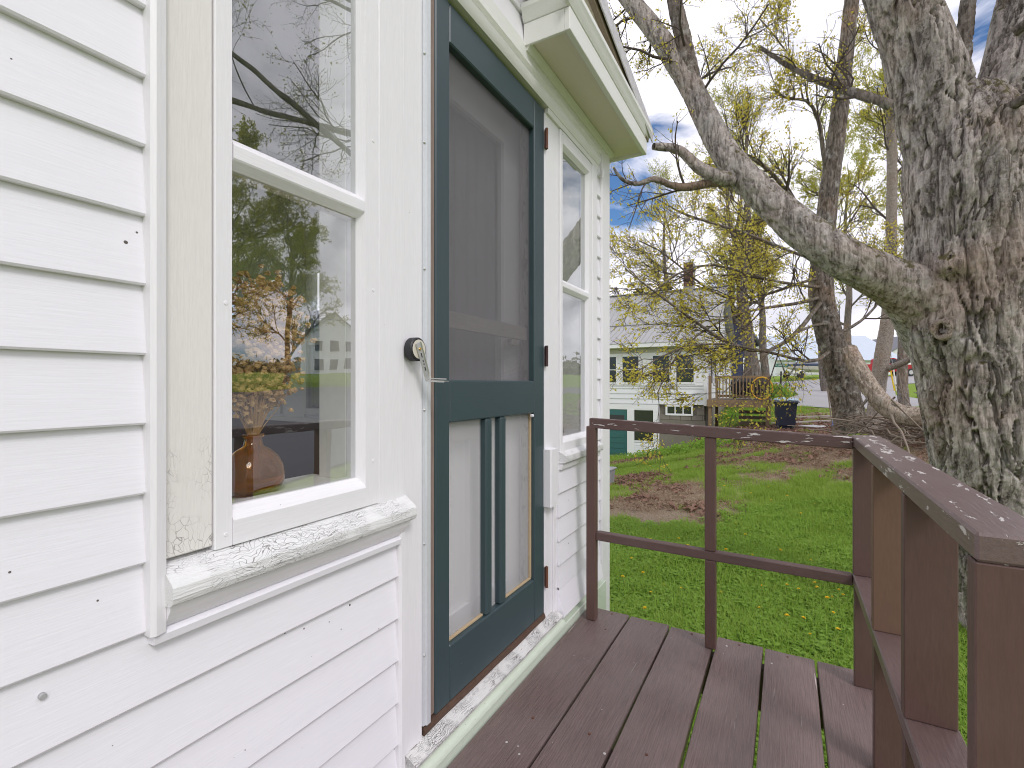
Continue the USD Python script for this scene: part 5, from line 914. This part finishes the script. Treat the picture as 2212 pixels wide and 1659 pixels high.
part(hoop, 'ring', tubes(np.stack([np.full(60, DX - 0.06) + 0.015 * np.sin(an * 2), cyh + 0.33 * np.cos(an), czh + 0.385 * np.sin(an)], 1)[None], np.full((1, 60), 0.021), 8), mat('yellow_rubber', (0.75, 0.40, 0.02), 0.45), True)
for k in (4, 19, 33, 48): part(hoop, 'band', tubes(np.stack([np.full(3, DX - 0.06), cyh + 0.33 * np.cos(an[k:k + 3]), czh + 0.385 * np.sin(an[k:k + 3])], 1)[None], np.full((1, 3), 0.026), 8), RUBBER, True)
# bin
bc = G(1697, 927); bz = bc[2]
bn = thing('refuse_bin', 'dark navy wheeled rubbish bin with a bag on its lid beside the small deck', 'bin', bc)
BINM = mat('navy_bin_plastic', (0.016, 0.020, 0.036), 0.4, (20, 20, 20), 0.08); 
def taper(x0, x1, yy0, yy1, z0, z1, k, b=0.03):
    v, f = box(x0, x1, yy0, yy1, z0, z1, b); s_ = 1 - k * (z1 - v[:, 2]) / (z1 - z0); c_ = np.array([(x0 + x1) / 2, (yy0 + yy1) / 2]); v[:, :2] = c_ + (v[:, :2] - c_) * s_[:, None]; return v, f
part(bn, 'body', taper(bc[0] - 0.32, bc[0] + 0.32, bc[1] - 0.34, bc[1] + 0.34, bz + 0.10, bz + 0.90, 0.16), BINM)
part(bn, 'skirt', taper(bc[0] - 0.24, bc[0] + 0.24, bc[1] - 0.26, bc[1] + 0.26, bz - 0.02, bz + 0.099, 0.05), BINM)
part(bn, 'rim', box(bc[0] - 0.345, bc[0] + 0.345, bc[1] - 0.365, bc[1] + 0.365, bz + 0.86, bz + 0.905, 0.015), BINM)
part(bn, 'lid', taper(bc[0] - 0.34, bc[0] + 0.34, bc[1] - 0.36, bc[1] + 0.36, bz + 0.906, bz + 0.965, -0.2), BINM)
for sgn in (-1, 1): part(bn, 'wheel', tube([[bc[0] - 0.26, bc[1] + sgn * 0.22 - 0.03, bz + 0.06], [bc[0] - 0.26, bc[1] + sgn * 0.22 + 0.03, bz + 0.06]], [0.08, 0.08], 16), RUBBER)
sheet = trimesh.creation.icosphere(3); sv = np.array(sheet.vertices) * [0.36, 0.38, 0.07] + [bc[0], bc[1], bz + 0.985]; sv += 0.05 * (meshkit.noise(sv * 9, 2)[:, None] - .5) * [1, 1, 1.2]
part('/World', 'plastic_bag', (sv, np.array(sheet.faces)), mat('pale_blue_plastic', (0.34, 0.50, 0.62), 0.3, (12, 12, 12), 0.3, 4, 0.5, 0.02, 0.4, 9, (0.6, 0.6, 0.58)), True, 'pale blue plastic sheet crumpled on the lid of the navy bin', cat='plastic sheet')
# ------------------------------------------------------------------ the road side: sign, boat, red pickup, poles, far houses
sg = P(1686, 838, 27); gz = ground_z(sg[:2])[0]
ss = thing('street_sign', 'green street name sign on a thin dark post at the road corner', 'street sign', (sg[0], sg[1], gz))
top = P(1687, 803, 27)[2]
part(ss, 'post', tube([[sg[0], sg[1], gz - 0.1], [sg[0] + 0.04, sg[1] - 0.03, top + 0.02]], [0.045, 0.045], 8), mat('dark_post_steel', (0.05, 0.045, 0.04), 0.6))
u_ = RGT; pl = 0.74; c0 = P(1674, 789, 27); 
fr = (np.stack([u_, np.cross([0, 0, 1], u_), [0, 0, 1]], 1), np.array([c0[0], c0[1], P(1687, 789, 27)[2]]))
plate = part(ss, 'plate', place(box(-0.02, pl, -0.006, 0.006, -0.10, 0.09, 0.003), fr), mat('green_sign_paint', (0.0, 0.14, 0.075), 0.4))
tm = meshkit.text_mesh('PLUMMER ST', 0.1, 0.003); tv = np.array(tm.vertices); kx = (pl - 0.08) / tv[:, 0].max()
nF = fr[0][:, 1] if (fr[0][:, 1] @ FWD) < 0 else -fr[0][:, 1]
R2 = np.stack([u_, [0, 0, 1], nF], 1); part(plate, 'lettering', (np.stack([tv[:, 0] * kx + 0.03, tv[:, 1] - 0.055, tv[:, 2] + 0.0065], 1) @ R2.T + fr[1], np.array(tm.faces)), mat('white_sign_letters', (0.8, 0.8, 0.8), 0.5))
# boat on a trailer
bo = P(1732, 812, 47); bo[2] = P(1732, 817, 47)[2]
ub = unit(RGT * 0.97 + FWD * 0.24); frb = (np.stack([ub, np.cross([0, 0, 1], ub), [0, 0, 1]], 1), bo)
bt = thing('motor_boat', 'white and blue motor boat on a trailer across the road', 'boat', bo)
st_ = np.linspace(0, 1, 16)
def hull(z_of, w_of, closed=True):
    rings = []
    for s_ in st_:
        w_ = w_of(s_); zk, zc, zg = z_of(s_); rings.append([(-2.0 + 4.3 * s_, a_, b_) for a_, b_ in ((0, zk), (w_ * .75, zc), (w_, zg), (-w_, zg), (-w_ * .75, zc))])
    v = np.array(rings).reshape(-1, 3); f = []
    for i in range(15):
        for j in range(5): a_, b_ = i * 5 + j, i * 5 + (j + 1) % 5; f += [(a_, b_, b_ + 5), (a_, b_ + 5, a_ + 5)]
    f += [(0, 2, 1), (0, 3, 2), (0, 4, 3)]
    return v, np.array(f)
wf = lambda s_: 0.95 * max(0.03, (s_ / 0.45) ** 0.55 if s_ < 0.45 else 1)
part(bt, 'hull', place(hull(lambda s_: (0.55 + 0.45 * (1 - s_) ** 3, 0.78 + 0.25 * (1 - s_) ** 2, 1.15), wf), frb), mat('cream_gelcoat', (0.70, 0.68, 0.60), 0.3))
part(bt, 'stripe', place(hull(lambda s_: (1.151, 1.16, 1.31), lambda s_: wf(s_) + 0.012), frb), mat('navy_stripe', (0.03, 0.07, 0.18), 0.3))
part(bt, 'deck', place(hull(lambda s_: (1.311, 1.32, 1.50), lambda s_: wf(s_) * 0.98), frb), mat('white_gelcoat', (0.78, 0.78, 0.78), 0.3))
part(bt, 'windscreen', place(prism([(-0.2, 1.50), (0.55, 1.50), (0.55, 1.86), (0.25, 1.88)], 'y', -0.7, 0.7), frb), mat('boat_cover_cloth', (0.42, 0.55, 0.66), 0.5))
part(bt, 'cover', place(prism([(0.56, 1.50), (2.2, 1.50), (2.2, 1.62), (1.0, 1.86), (0.56, 1.86)], 'y', -0.8, 0.8), frb), mat('pale_boat_cover', (0.62, 0.66, 0.70), 0.6))
part(bt, 'trailer_frame', place(join(box(-2.6, 2.2, -0.5, -0.42, 0.36, 0.44), box(-2.6, 2.2, 0.42, 0.5, 0.36, 0.44), box(-0.2, -0.1, -0.9, 0.9, 0.36, 0.44)), frb), STEEL)
for sgn in (-1, 1): part(bt, 'wheel', place(tube([[-0.9, sgn * 0.85, 0.30], [-0.9, sgn * 0.85 + 0.18, 0.30]], [0.33, 0.33], 18), frb), RUBBER); part(bt, 'fender', place(tube([[-0.9 + .42 * math.cos(q_), sgn * 0.92, 0.30 + .42 * math.sin(q_)] for q_ in np.linspace(0.1, math.pi - .1, 8)], np.full(8, 0.05), 6), frb), STEEL)
# red pickup
cb = P(1915, 818, 46); cb[2] = ground_z(cb[:2])[0]; cb[2] = max(cb[2], P(1915, 819, 46)[2] - 0.05)
cr_ = thing('red_pickup', 'red pickup truck parked across the road behind the pale tree', 'pickup truck', cb)
frc = (np.stack([RGT, np.cross([0, 0, 1], RGT), [0, 0, 1]], 1), cb)
RED = mat('red_car_paint', (0.36, 0.01, 0.014), 0.25, (3, 3, 3), 0.03); TINT = mat('dark_car_glass', (0.02, 0.022, 0.025), 0.1)
part(cr_, 'body', place(prism([(-2.5, 0.42), (2.45, 0.42), (2.5, 0.80), (2.45, 1.05), (0.75, 1.08), (0.60, 1.10), (-0.95, 1.12), (-2.5, 1.10)], 'y', -0.92, 0.92), frc), RED)
part(cr_, 'cab', place(prism([(-0.95, 1.121), (0.75, 1.101), (0.30, 1.62), (0.1, 1.68), (-0.75, 1.68), (-0.88, 1.60)], 'y', -0.80, 0.80), frc), RED)
for sgn in (-1, 1): part(cr_, 'side_window', place(prism([(-0.80, 1.17), (0.58, 1.15), (0.24, 1.58), (-0.74, 1.60)], 'y', sgn * 0.801, sgn * 0.815), frc), TINT)
for xx in (-1.6, 1.55):
    for sgn in (-1, 1): w = part(cr_, 'wheel', place(tube([[xx, sgn * 0.94, 0.36], [xx, sgn * 0.72, 0.36]], [0.36, 0.36], 18), frc), RUBBER); part(w, 'rim', place(tube([[xx, sgn * 0.955, 0.36], [xx, sgn * 0.941, 0.36]], [0.2, 0.2], 14), frc), STEEL)
part(cr_, 'bumper', place(box(2.46, 2.56, -0.9, 0.9, 0.42, 0.62, 0.02), frc), STEEL); part(cr_, 'bumper', place(box(-2.6, -2.51, -0.9, 0.9, 0.42, 0.62, 0.02), frc), STEEL)
for nm, col, pa, pb, lab in (('guy_guard', (0.75, 0.50, 0.02), (1922, 790), (1933, 838), 'thin yellow plastic guy wire guard by the road'), ('guy_guard', (0.8, 0.8, 0.8), (1928, 785), (1938, 842), 'thin white plastic guy wire guard beside the yellow one')):
    a, b = P(*pa, 33), P(*pb, 33); g_ = thing(nm, lab, 'guy wire guard', b); part(g_, 'sleeve', tube([b - [0, 0, .3], a], [0.045, 0.045], 8), mat(('yellow' if col[2] < .1 else 'white') + '_guard_plastic', col, 0.5)); part(g_, 'wire', tube([a, a + (a - b) * 1.4], [0.012, 0.012], 5), STEEL)
def simple_house(name, label, c, ux, w, d, h, rh, wallm, roofm, wins, base=0.0):
    ux = unit(np.r_[ux[:2], 0]); f_ = (np.stack([ux, np.cross([0, 0, 1], ux), [0, 0, 1]], 1), np.asarray(c, float)); t_ = thing(name, label, 'house', c)
    part(t_, 'wall', place(box(-w / 2, w / 2, -d / 2, d / 2, -2, h, 0), f_), wallm)
    part(t_, 'gable', place(prism([(-w / 2, h), (w / 2, h), (0, h + rh)], 'y', -d / 2 + .01, d / 2 - .01), f_), wallm)
    for sgn in (-1, 1):
        a = np.array([sgn * (w / 2 + .3), 0, h - .3 * rh / (w / 2)]); b = np.array([0, 0, h + rh + .06]); s_ = unit(b - a); nn = unit(np.cross(s_, [0, 1, 0])); nn = nn if nn[2] > 0 else -nn
        q_ = np.array([a + [0, -d / 2 - .3, 0], a + [0, d / 2 + .3, 0], b + [0, d / 2 + .3, 0], b + [0, -d / 2 - .3, 0]]); q_ = np.vstack([q_, q_ + nn * .12])
        fa = np.array([[0, 1, 2], [0, 2, 3], [4, 6, 5], [4, 7, 6], [0, 4, 5], [0, 5, 1], [1, 5, 6], [1, 6, 2], [2, 6, 7], [2, 7, 3], [3, 7, 4], [3, 4, 0]]); part(t_, 'roof', place((q_, fa), f_), roofm)
    for x, z, ww, hh in wins:
        for sgn in (-1, 1):
            w_ = part(t_, 'window', place(box(x - ww / 2 - .1, x + ww / 2 + .1, sgn * (d / 2 + .02), sgn * (d / 2 + .06), z - .1, z + hh + .1, .01), f_), NT); part(w_, 'pane', place(box(x - ww / 2, x + ww / 2, sgn * (d / 2 + .062), sgn * (d / 2 + .075), z, z + hh, 0), f_), DARKPANE)
    return t_
NAVY = mat('navy_blue_siding', (0.035, 0.042, 0.10), 0.6, (1, 1, 8), 0.15, 6); SH = mat('grey_roof_shingles', (0.20, 0.20, 0.22), 0.9)
c = P(1548, 830, 44); c[2] = 0.4; simple_house('blue_house', 'navy blue house partly hidden behind the neighbouring gable', c, RGT, 3.6, 7, 4.2, 2.6, NAVY, SH, [(-1.2, 1.4, .8, 1.3), (1.2, 1.4, .8, 1.3)])
PB = mat('pale_blue_metal_roof', (0.52, 0.58, 0.66), 0.5)
c = P(1742, 812, 66); c[2] = 1.6; simple_house('pale_barn', 'pale low building with a light blue roof behind the parked boat', c, FWD, 13, 15, 2.4, 3.4, NS, PB, [])
c = P(1930, 812, 70); c[2] = 1.8; simple_house('far_house', 'white far house behind the red pickup', c, RGT, 9, 9, 3.2, 2.6, NS, SH, [(-2.5, 1.0, .9, 1.4), (2.5, 1.0, .9, 1.4)])
c = np.array([50.0, -57.0, 2.2]); simple_house('gable_house', 'white gable house far across the lawn, seen as a reflection in the window', c, (-.75, -.66, 0), 8, 10, 5.0, 3.6, NS, SH, [(-1.8, 0.8, 1, 1.5), (0, 0.8, 1, 1.5), (1.8, .8, 1, 1.5), (-1.8, 3.4, 1, 1.4), (0, 3.4, 1, 1.4), (1.8, 3.4, 1, 1.4)])
# far wooded hill that closes the view
rng = np.random.default_rng(77); n = 9000; az = rng.uniform(-1.35, 1.0, n); dd = rng.uniform(110, 190, n); hx, hy = dd * np.cos(az), dd * np.sin(az)
hz = 2.6 + 10 * rng.random(n) ** 0.8 * (0.65 + 0.35 * np.sin(az * 9 + 1)) * (dd / 150)
part('/World', 'far_wood', leaves_at(rng, np.stack([hx, hy, hz], 1), 1.5, 4, 0.9), leaf_mat('far_wood_leaves', (0.16, 0.15, 0.08), (0.28, 0.26, 0.12), 0.3), label='far belt of budding trees closing the view', cat='woods', kind='stuff')

# ------------------------------------------------------------------ grass, weeds, litter (stuff) and dandelions (things)
GRASS = leaf_mat('grass_blades', (0.27, 0.39, 0.06), (0.70, 0.74, 0.20), 0.45, scale=0.9)
WEED = leaf_mat('broad_weed_leaves', (0.23, 0.38, 0.05), (0.72, 0.80, 0.22), 0.42, scale=1.3)
def blade_tuft(seed, n, h, w, spread):
    rng = np.random.default_rng(seed); vs, fs = [], []
    for k in range(n):
        a = rng.uniform(0, 2 * math.pi); p = rng.normal(0, spread, 2); hh = h * rng.uniform(.5, 1.15); le = rng.uniform(.15, .8) * hh; d = np.array([math.cos(a), math.sin(a), 0]); o = np.array([-d[1], d[0], 0]) * w / 2
        b = np.r_[p, 0.0]; mid = b + d * le * .35 + [0, 0, hh * .62]; tip = b + d * le + [0, 0, hh * (1 - 0.25 * le / hh)]
        vs.append([b - o, b + o, mid + o * .8, mid - o * .8, tip]); i = k * 5; fs += [(i, i + 1, i + 2), (i, i + 2, i + 3), (i + 3, i + 2, i + 4)]
    return np.array(vs).reshape(-1, 3), np.array(fs)
def weed_tuft(seed, n, s, spread):
    rng = np.random.default_rng(seed); vs, fs = [], []
    for k in range(n):
        a = rng.uniform(0, 2 * math.pi); r = spread * math.sqrt(rng.random()); c = np.array([r * math.cos(a), r * math.sin(a), rng.uniform(.3, 1.3) * s]); a2 = rng.uniform(0, 2 * math.pi); d = np.array([math.cos(a2), math.sin(a2), rng.uniform(-.35, .45)]); o = unit(np.cross(d, [0, 0, 1])); z = rng.uniform(.6, 1.25) * s; nrm = np.cross(o, d)
        vs.append([c, c + d * z * .35 + o * z * .34 + nrm * z * .08, c + d * z * .8 + o * z * .26 + nrm * z * .05, c + d * z, c + d * z * .8 - o * z * .26 + nrm * z * .05, c + d * z * .35 - o * z * .34 + nrm * z * .08]); i = k * 6
        fs += [(i, i + 1, i + 5), (i + 1, i + 2, i + 4), (i + 1, i + 4, i + 5), (i + 2, i + 3, i + 4)]
    return np.array(vs).reshape(-1, 3), np.array(fs)
def litter(seed, n, s, spread):
    rng = np.random.default_rng(seed); c = np.c_[rng.normal(0, spread, (n, 2)), rng.uniform(0.002, 0.035, n)]
    d = rng.normal(0, 1, (n, 3)) * [1, 1, .35]; d /= np.linalg.norm(d, axis=1, keepdims=True); o = np.cross(d, rng.normal(0, .35, (n, 3)) + [0, 0, 1]); o /= np.linalg.norm(o, axis=1, keepdims=True); z = s * rng.uniform(.6, 1.3, (n, 1)); nn = np.cross(o, d)
    v = np.stack([c - d * z * .5, c + o * z * .4 + nn * z * .2, c + d * z * .5, c - o * z * .4 + nn * z * .25], 1).reshape(-1, 3); b = np.arange(n)[:, None] * 4
    return v, np.vstack([b + [0, 1, 2], b + [0, 2, 3]])
def instancer(name, protos, mats, pos, idx, scale, label, cat, seed=0):
    p = path_for(name, '/World'); pi = UsdGeom.PointInstancer.Define(stage, p); rng = np.random.default_rng(seed); paths = []
    UsdGeom.Scope.Define(stage, p + '/shapes')
    for k, (mesh, mt_) in enumerate(zip(protos, mats)):
        q_ = part(p + '/shapes', 'tuft', mesh, mt_); paths.append(q_)
    pi.CreatePrototypesRel().SetTargets([Sdf.Path(q_) for q_ in paths]); N = len(pos)
    pi.CreatePositionsAttr(Vt.Vec3fArray.FromNumpy(np.asarray(pos, np.float32))); pi.CreateProtoIndicesAttr(Vt.IntArray.FromNumpy(np.asarray(idx, np.int32)))
    a = rng.uniform(0, math.pi, N); qs = np.zeros((N, 4), np.float16); qs[:, 2] = np.sin(a); qs[:, 3] = np.cos(a)
    pi.CreateOrientationsAttr(Vt.QuathArray.FromNumpy(qs)); pi.CreateScalesAttr(Vt.Vec3fArray.FromNumpy(np.repeat(np.asarray(scale, np.float32)[:, None], 3, 1)))
    tag(pi.GetPrim(), label, cat, None, 'stuff')
rng = np.random.default_rng(9)
def inview(xy, margin=0.12):
    d = xy - CAM[:2]; f_ = d @ FWD[:2]; u = (d @ RGT[:2]) / np.maximum(f_, .01); return (f_ > 2.0) & (u > 0.08) & (u < 1.12 + margin), f_
def scatter(n, t0, t1):
    f_ = np.exp(rng.uniform(math.log(t0), math.log(t1), n)) if False else np.sqrt(rng.uniform(t0 ** 2, t1 ** 2, n)); u = rng.uniform(0.08, 1.15, n); xy = CAM[:2] + f_[:, None] * (FWD[:2] + u[:, None] * RGT[:2])
    on_deck = (xy[:, 0] < 2.1) & (xy[:, 1] > -1.1); house_in = (xy[:, 1] > -0.02) & (xy[:, 0] < 2.6); nhouse = (xy[:, 0] > NX - .1) & (xy[:, 1] > NY0 - .1)
    return xy[~(house_in | nhouse)]
ROADP = Polygon(rd).buffer(0.15)
def near_broad(xy): return meshkit.fbm(np.c_[xy * 0.45, xy[:, :1] * 0], 3, 31)
xy = np.vstack([scatter(9000, 2.4, 7), scatter(15000, 6, 14), scatter(9000, 13, 27)])
import shapely
xy = xy[~shapely.contains_xy(ROADP, xy[:, 0], xy[:, 1])]
b_ = bare(xy); keep = rng.random(len(xy)) > b_ * 1.06; xy = xy[keep]
ff = (xy - CAM[:2]) @ FWD[:2]; wide = (near_broad(xy) + np.clip((6.5 - ff) / 4.5, -.35, .3)) > 0.5
gpts = np.c_[xy, ground_z(xy)]
gk = ~wide | (rng.random(len(xy)) < .55)
instancer('grass', [blade_tuft(i, 34, 0.10, 0.0055, 0.055) for i in range(5)], [GRASS] * 5, gpts[gk], rng.integers(0, 5, gk.sum()), rng.uniform(.6, 1.15, gk.sum()) * np.where(ff[gk] > 13, 1.7, 1.0), 'bright green spring grass covering the sloping lawn', 'grass', 1)
wk = wide & (ff < 15)
instancer('weeds', [weed_tuft(10 + i, 46, 0.021 + 0.004 * i, 0.085) for i in range(4)] + [join(weed_tuft(20, 26, 0.04, 0.09), blade_tuft(21, 16, 0.11, 0.006, 0.07))], [WEED] * 5, gpts[wk] + [0, 0, .012], rng.integers(0, 5, wk.sum()), rng.uniform(.7, 1.25, wk.sum()), 'leafy low weeds spreading through the lawn beside the deck', 'weeds', 2)
xl = np.vstack([scatter(26000, 6, 18), scatter(9000, 5, 26)]); bl_ = bare(xl); straw = meshkit.fbm(np.c_[xl * 0.9, xl[:, :1] * 0], 3, 55)
kl = (rng.random(len(xl)) < np.clip((bl_ - .45) * 1.6, 0, 1) * np.clip((straw - .36) * 4, 0.06, 1)); xl = xl[kl]; xl = xl[~shapely.contains_xy(ROADP, xl[:, 0], xl[:, 1])]
DEADL = leaf_mat('dead_leaves', (0.24, 0.14, 0.10), (0.62, 0.45, 0.34), 0.15, 0.7, 1.0)
STRAW = leaf_mat('dry_straw', (0.34, 0.25, 0.17), (0.55, 0.44, 0.33), 0.2, 0.8, 1.0)
fl_ = (xl - CAM[:2]) @ FWD[:2]
pile = np.min([np.hypot(xl[:, 0] - G(a, b)[0], xl[:, 1] - G(a, b)[1]) for a, b in ((1400, 1038), (1360, 1042), (1360, 1000), (1400, 1002))], 0)
isd = (fl_ > 11.5) | ((pile < 0.9) & (rng.random(len(xl)) < .85)) | (rng.random(len(xl)) < .10)
zz = ground_z(xl)
instancer('fallen_leaves', [litter(60 + i, 16, 0.075, 0.12) for i in range(4)], [DEADL] * 4, np.c_[xl, zz][isd], rng.integers(0, 4, isd.sum()), rng.uniform(.7, 1.3, isd.sum()), 'brown dead leaves lying in drifts on the bare patches', 'dead leaves', 3)
instancer('dry_grass', [blade_tuft(80 + i, 26, 0.05, 0.004, 0.08) for i in range(3)] + [litter(90, 30, 0.03, 0.1)], [STRAW] * 4, np.c_[xl, zz][~isd], rng.integers(0, 4, (~isd).sum()), rng.uniform(.7, 1.3, (~isd).sum()), 'dry straw coloured grass on the worn patch of lawn', 'dry grass', 4)
# dandelions: one built, the rest refer to it
YEL = mat('dandelion_yellow', (0.85, 0.60, 0.012), 0.7, (90, 90, 90), 0.25); STEM = mat('dandelion_stem', (0.20, 0.28, 0.06), 0.7)
spots = [(1405, 1187), (1412, 1200), (1424, 1193), (1432, 1205), (1466, 1180), (1470, 1213), (1486, 1200), (1497, 1205), (1480, 1222), (1511, 1208), (1365, 1226), (1389, 1262), (1345, 1268), (1434, 1275), (1471, 1291), (1406, 1303), (1527, 1290), (1545, 1288), (1393, 1350), (1568, 1215), (1574, 1224), (1600, 1215), (1625, 1214), (1588, 1235), (1618, 1242), (1637, 1243), (1558, 1301), (1640, 1330), (1646, 1290), (1610, 1172), (1730, 1128), (1686, 1208), (1692, 1245), (1752, 1230), (1700, 1284), (1725, 1300), (1760, 1283), (1765, 1302), (1787, 1330), (1798, 1312), (1812, 1296), (1821, 1310), (1800, 1345), (1736, 1362), (1810, 1392), (1700, 1372), (1750, 1395), (1660, 1060), (1666, 1090), (1622, 1075), (1565, 1060), (1700, 1085), (1760, 1100), (1590, 1140)]
protoD = None
for k, (px, py) in enumerate(spots):
    g_ = G(px, py + 4)
    if protoD is None:
        protoD = thing('dandelion', 'yellow dandelion in the lawn seen through the deck railing', 'dandelion', g_, group='dandelions dotted over the lawn'); r = np.random.default_rng(1)
        pet = []
        for j_ in range(34): a = r.uniform(0, 2 * math.pi); el = r.uniform(.05, 1.2); d = np.array([math.cos(a) * math.cos(el), math.sin(a) * math.cos(el), math.sin(el) * .7]); o = unit(np.cross(d, [0, 0, 1.0])) * .0035; pet.append([np.zeros(3) - o, np.zeros(3) + o, d * .019 + o, d * .019 - o])
        pv = np.array(pet).reshape(-1, 3) + g_ + [0, 0, .115]; j_ = np.arange(34)[:, None] * 4
        part(protoD, 'flower_head', (pv, np.vstack([j_ + [0, 1, 2], j_ + [0, 2, 3]])), YEL); part(protoD, 'stalk', tube([g_ - [0, 0, .02], g_ + [.004, 0, .06], g_ + [0, 0, .115]], [.002, .002, .0018], 5), STEM)
    else:
        p = path_for('dandelion', '/World'); x = UsdGeom.Xform.Define(stage, p); x.GetPrim().GetReferences().AddInternalReference(protoD); x.ClearXformOpOrder(); x.AddTranslateOp().Set(Gf.Vec3d(*map(float, g_))); x.AddRotateZOp().Set(float(37 * k % 360)); sc = 0.6 + 0.45 * ((k * 7919) % 13) / 13; x.AddScaleOp().Set(Gf.Vec3f(sc, sc, sc)); x.GetPrim().SetInstanceable(True)
        tag(x.GetPrim(), 'yellow dandelion in the lawn seen through the deck railing', 'dandelion', 'dandelions dotted over the lawn')
# brush pile, timbers and odds and ends under the trees
rng = np.random.default_rng(15)
def sticks(c, n, Lr, r0, spread, zmax):
    a = rng.normal(0, 1, (n, 3)) * [spread, spread, 0] + c; a[:, 2] = ground_z(a[:, :2]) + rng.uniform(.02, zmax, n); d = rng.normal(0, 1, (n, 3)) * [1, 1, .28]; d /= np.linalg.norm(d, axis=1, keepdims=True); Ls = rng.uniform(*Lr, (n, 1)); pts = np.stack([a + d * Ls * u + rng.normal(0, .03, (n, 3)) for u in np.linspace(-.5, .5, 5)], 1)
    return tubes(pts, np.maximum(rng.uniform(.4, 1, (n, 1)) * r0 * np.linspace(1, .5, 5), .003), 5)
STK = mat('grey_dead_sticks', (0.24, 0.19, 0.15), 0.85, (20, 20, 20), 0.3)
c = G(1955, 950); bp2 = thing('brush_pile', 'heap of dead sticks beside the foot of the huge trunk', 'brush pile', c); part(bp2, 'stick', sticks(c, 130, (0.6, 2.0), 0.018, 0.55, 0.42), STK, True, kind='stuff')
for (a, b, r_) in (((1880, 938, 9.6), (1945, 925, 8.9), .022), ((1890, 955, 8.4), (1975, 940, 7.8), .02), ((1925, 900, 8.4), (1970, 985, 7.2), .02), ((1900, 925, 9), (1990, 960, 7.6), .016)): part(bp2, 'branch', tubes(np.linspace(P(*a), P(*b), 6)[None] + rng.normal(0, .03, (1, 6, 3)), np.linspace(r_, r_ * .5, 6)[None], 6), STK, True)
for k, (a, b, lab) in enumerate((((1715, 905), (1880, 900), 'long weathered edging timber lying nearest the road strip'), ((1665, 918), (1830, 912), 'long weathered edging timber lying in front of the other'))):
    pa, pb = G(*a), G(*b); t_ = thing('edging_timber', lab, 'timber', pa)
    for q_ in range(3):
        u0, u1 = q_ / 3 + .004, (q_ + 1) / 3 - .004; A, B = pa + (pb - pa) * u0, pa + (pb - pa) * u1; A[2] = ground_z(A[:2])[0] + .04; B[2] = ground_z(B[:2])[0] + .04; part(t_, 'length', beam(A, B, .13, .11, .01), GREYWOOD)
c = G(1755, 925); sh_ = trimesh.creation.icosphere(3); v = np.array(sh_.vertices) * [.30, .42, .06] + [c[0], c[1], c[2] + .05]; v += .05 * (meshkit.noise(v * 6, 4)[:, None] - .5); part('/World', 'tarpaulin', (v, np.array(sh_.faces)), mat('grey_white_tarpaulin', (.45, .45, .46), .5, (14, 14, 14), .2, 4, .5, .02), True, 'flat grey white tarpaulin bundle lying behind the far railing', cat='tarpaulin')
c = G(1810, 925); bb = thing('blue_scoop', 'bright blue plastic snow scoop leaning on the dark tree', 'scoop', c); h_ = c + [.1, -.05, .62]; part(bb, 'blade', beam(c + [-.04, .05, .02], c * .6 + h_ * .4, .30, .03, .01, (1, 0, .2)), mat('blue_plastic', (.02, .12, .55), .4)); part(bb, 'handle', tube([c * .6 + h_ * .4, h_], [.04, .035], 8), L + 'blue_plastic', True)
c = G(1312, 1050); gb = thing('grey_crate', 'small grey crate standing just past the house corner', 'crate', c); part(gb, 'shell', taper(c[0] - .18, c[0] + .18, c[1] - .12, c[1] + .2, c[2], c[2] + .34, .15), mat('grey_plastic', (.3, .3, .31), .5)); part(gb, 'lid', box(c[0] - .2, c[0] + .2, c[1] - .14, c[1] + .22, c[2] + .341, c[2] + .37, .01), L + 'grey_plastic')
# ground plants by the neighbouring foundation
for k, (px, py, lab) in enumerate(((1440, 985, 'low dark leafy plant patch at the foot of the concrete foundation'), (1500, 975, 'brighter leafy plant patch right under the small deck steps'), (1590, 905, 'leafy green plants showing below the small wooden deck'))):
    c = G(px, py); t_ = thing('leafy_plant', lab, 'plant', c); r = np.random.default_rng(k + 200); q_ = np.c_[c[0] + r.normal(0, .45, 260), c[1] + r.normal(0, .7, 260), np.zeros(260)]; q_[:, 2] = ground_z(q_[:, :2]) + r.uniform(.03, .28, 260); part(t_, 'leaf', leaves_at(r, q_, .09, 4, .05), WEED, kind='stuff')
c = G(1655, 856); t_ = thing('road_bank', 'weedy green bank beside the road behind the small wooden deck', 'plant', c); r = np.random.default_rng(210); q_ = np.c_[c[0] + r.normal(0, .9, 900), c[1] + r.normal(0, .45, 900), np.zeros(900)]; q_[:, 2] = ground_z(q_[:, :2]) + r.uniform(.03, .4, 900); part(t_, 'leaf', leaves_at(r, q_, .16, 4, .09), WEED, kind='stuff')
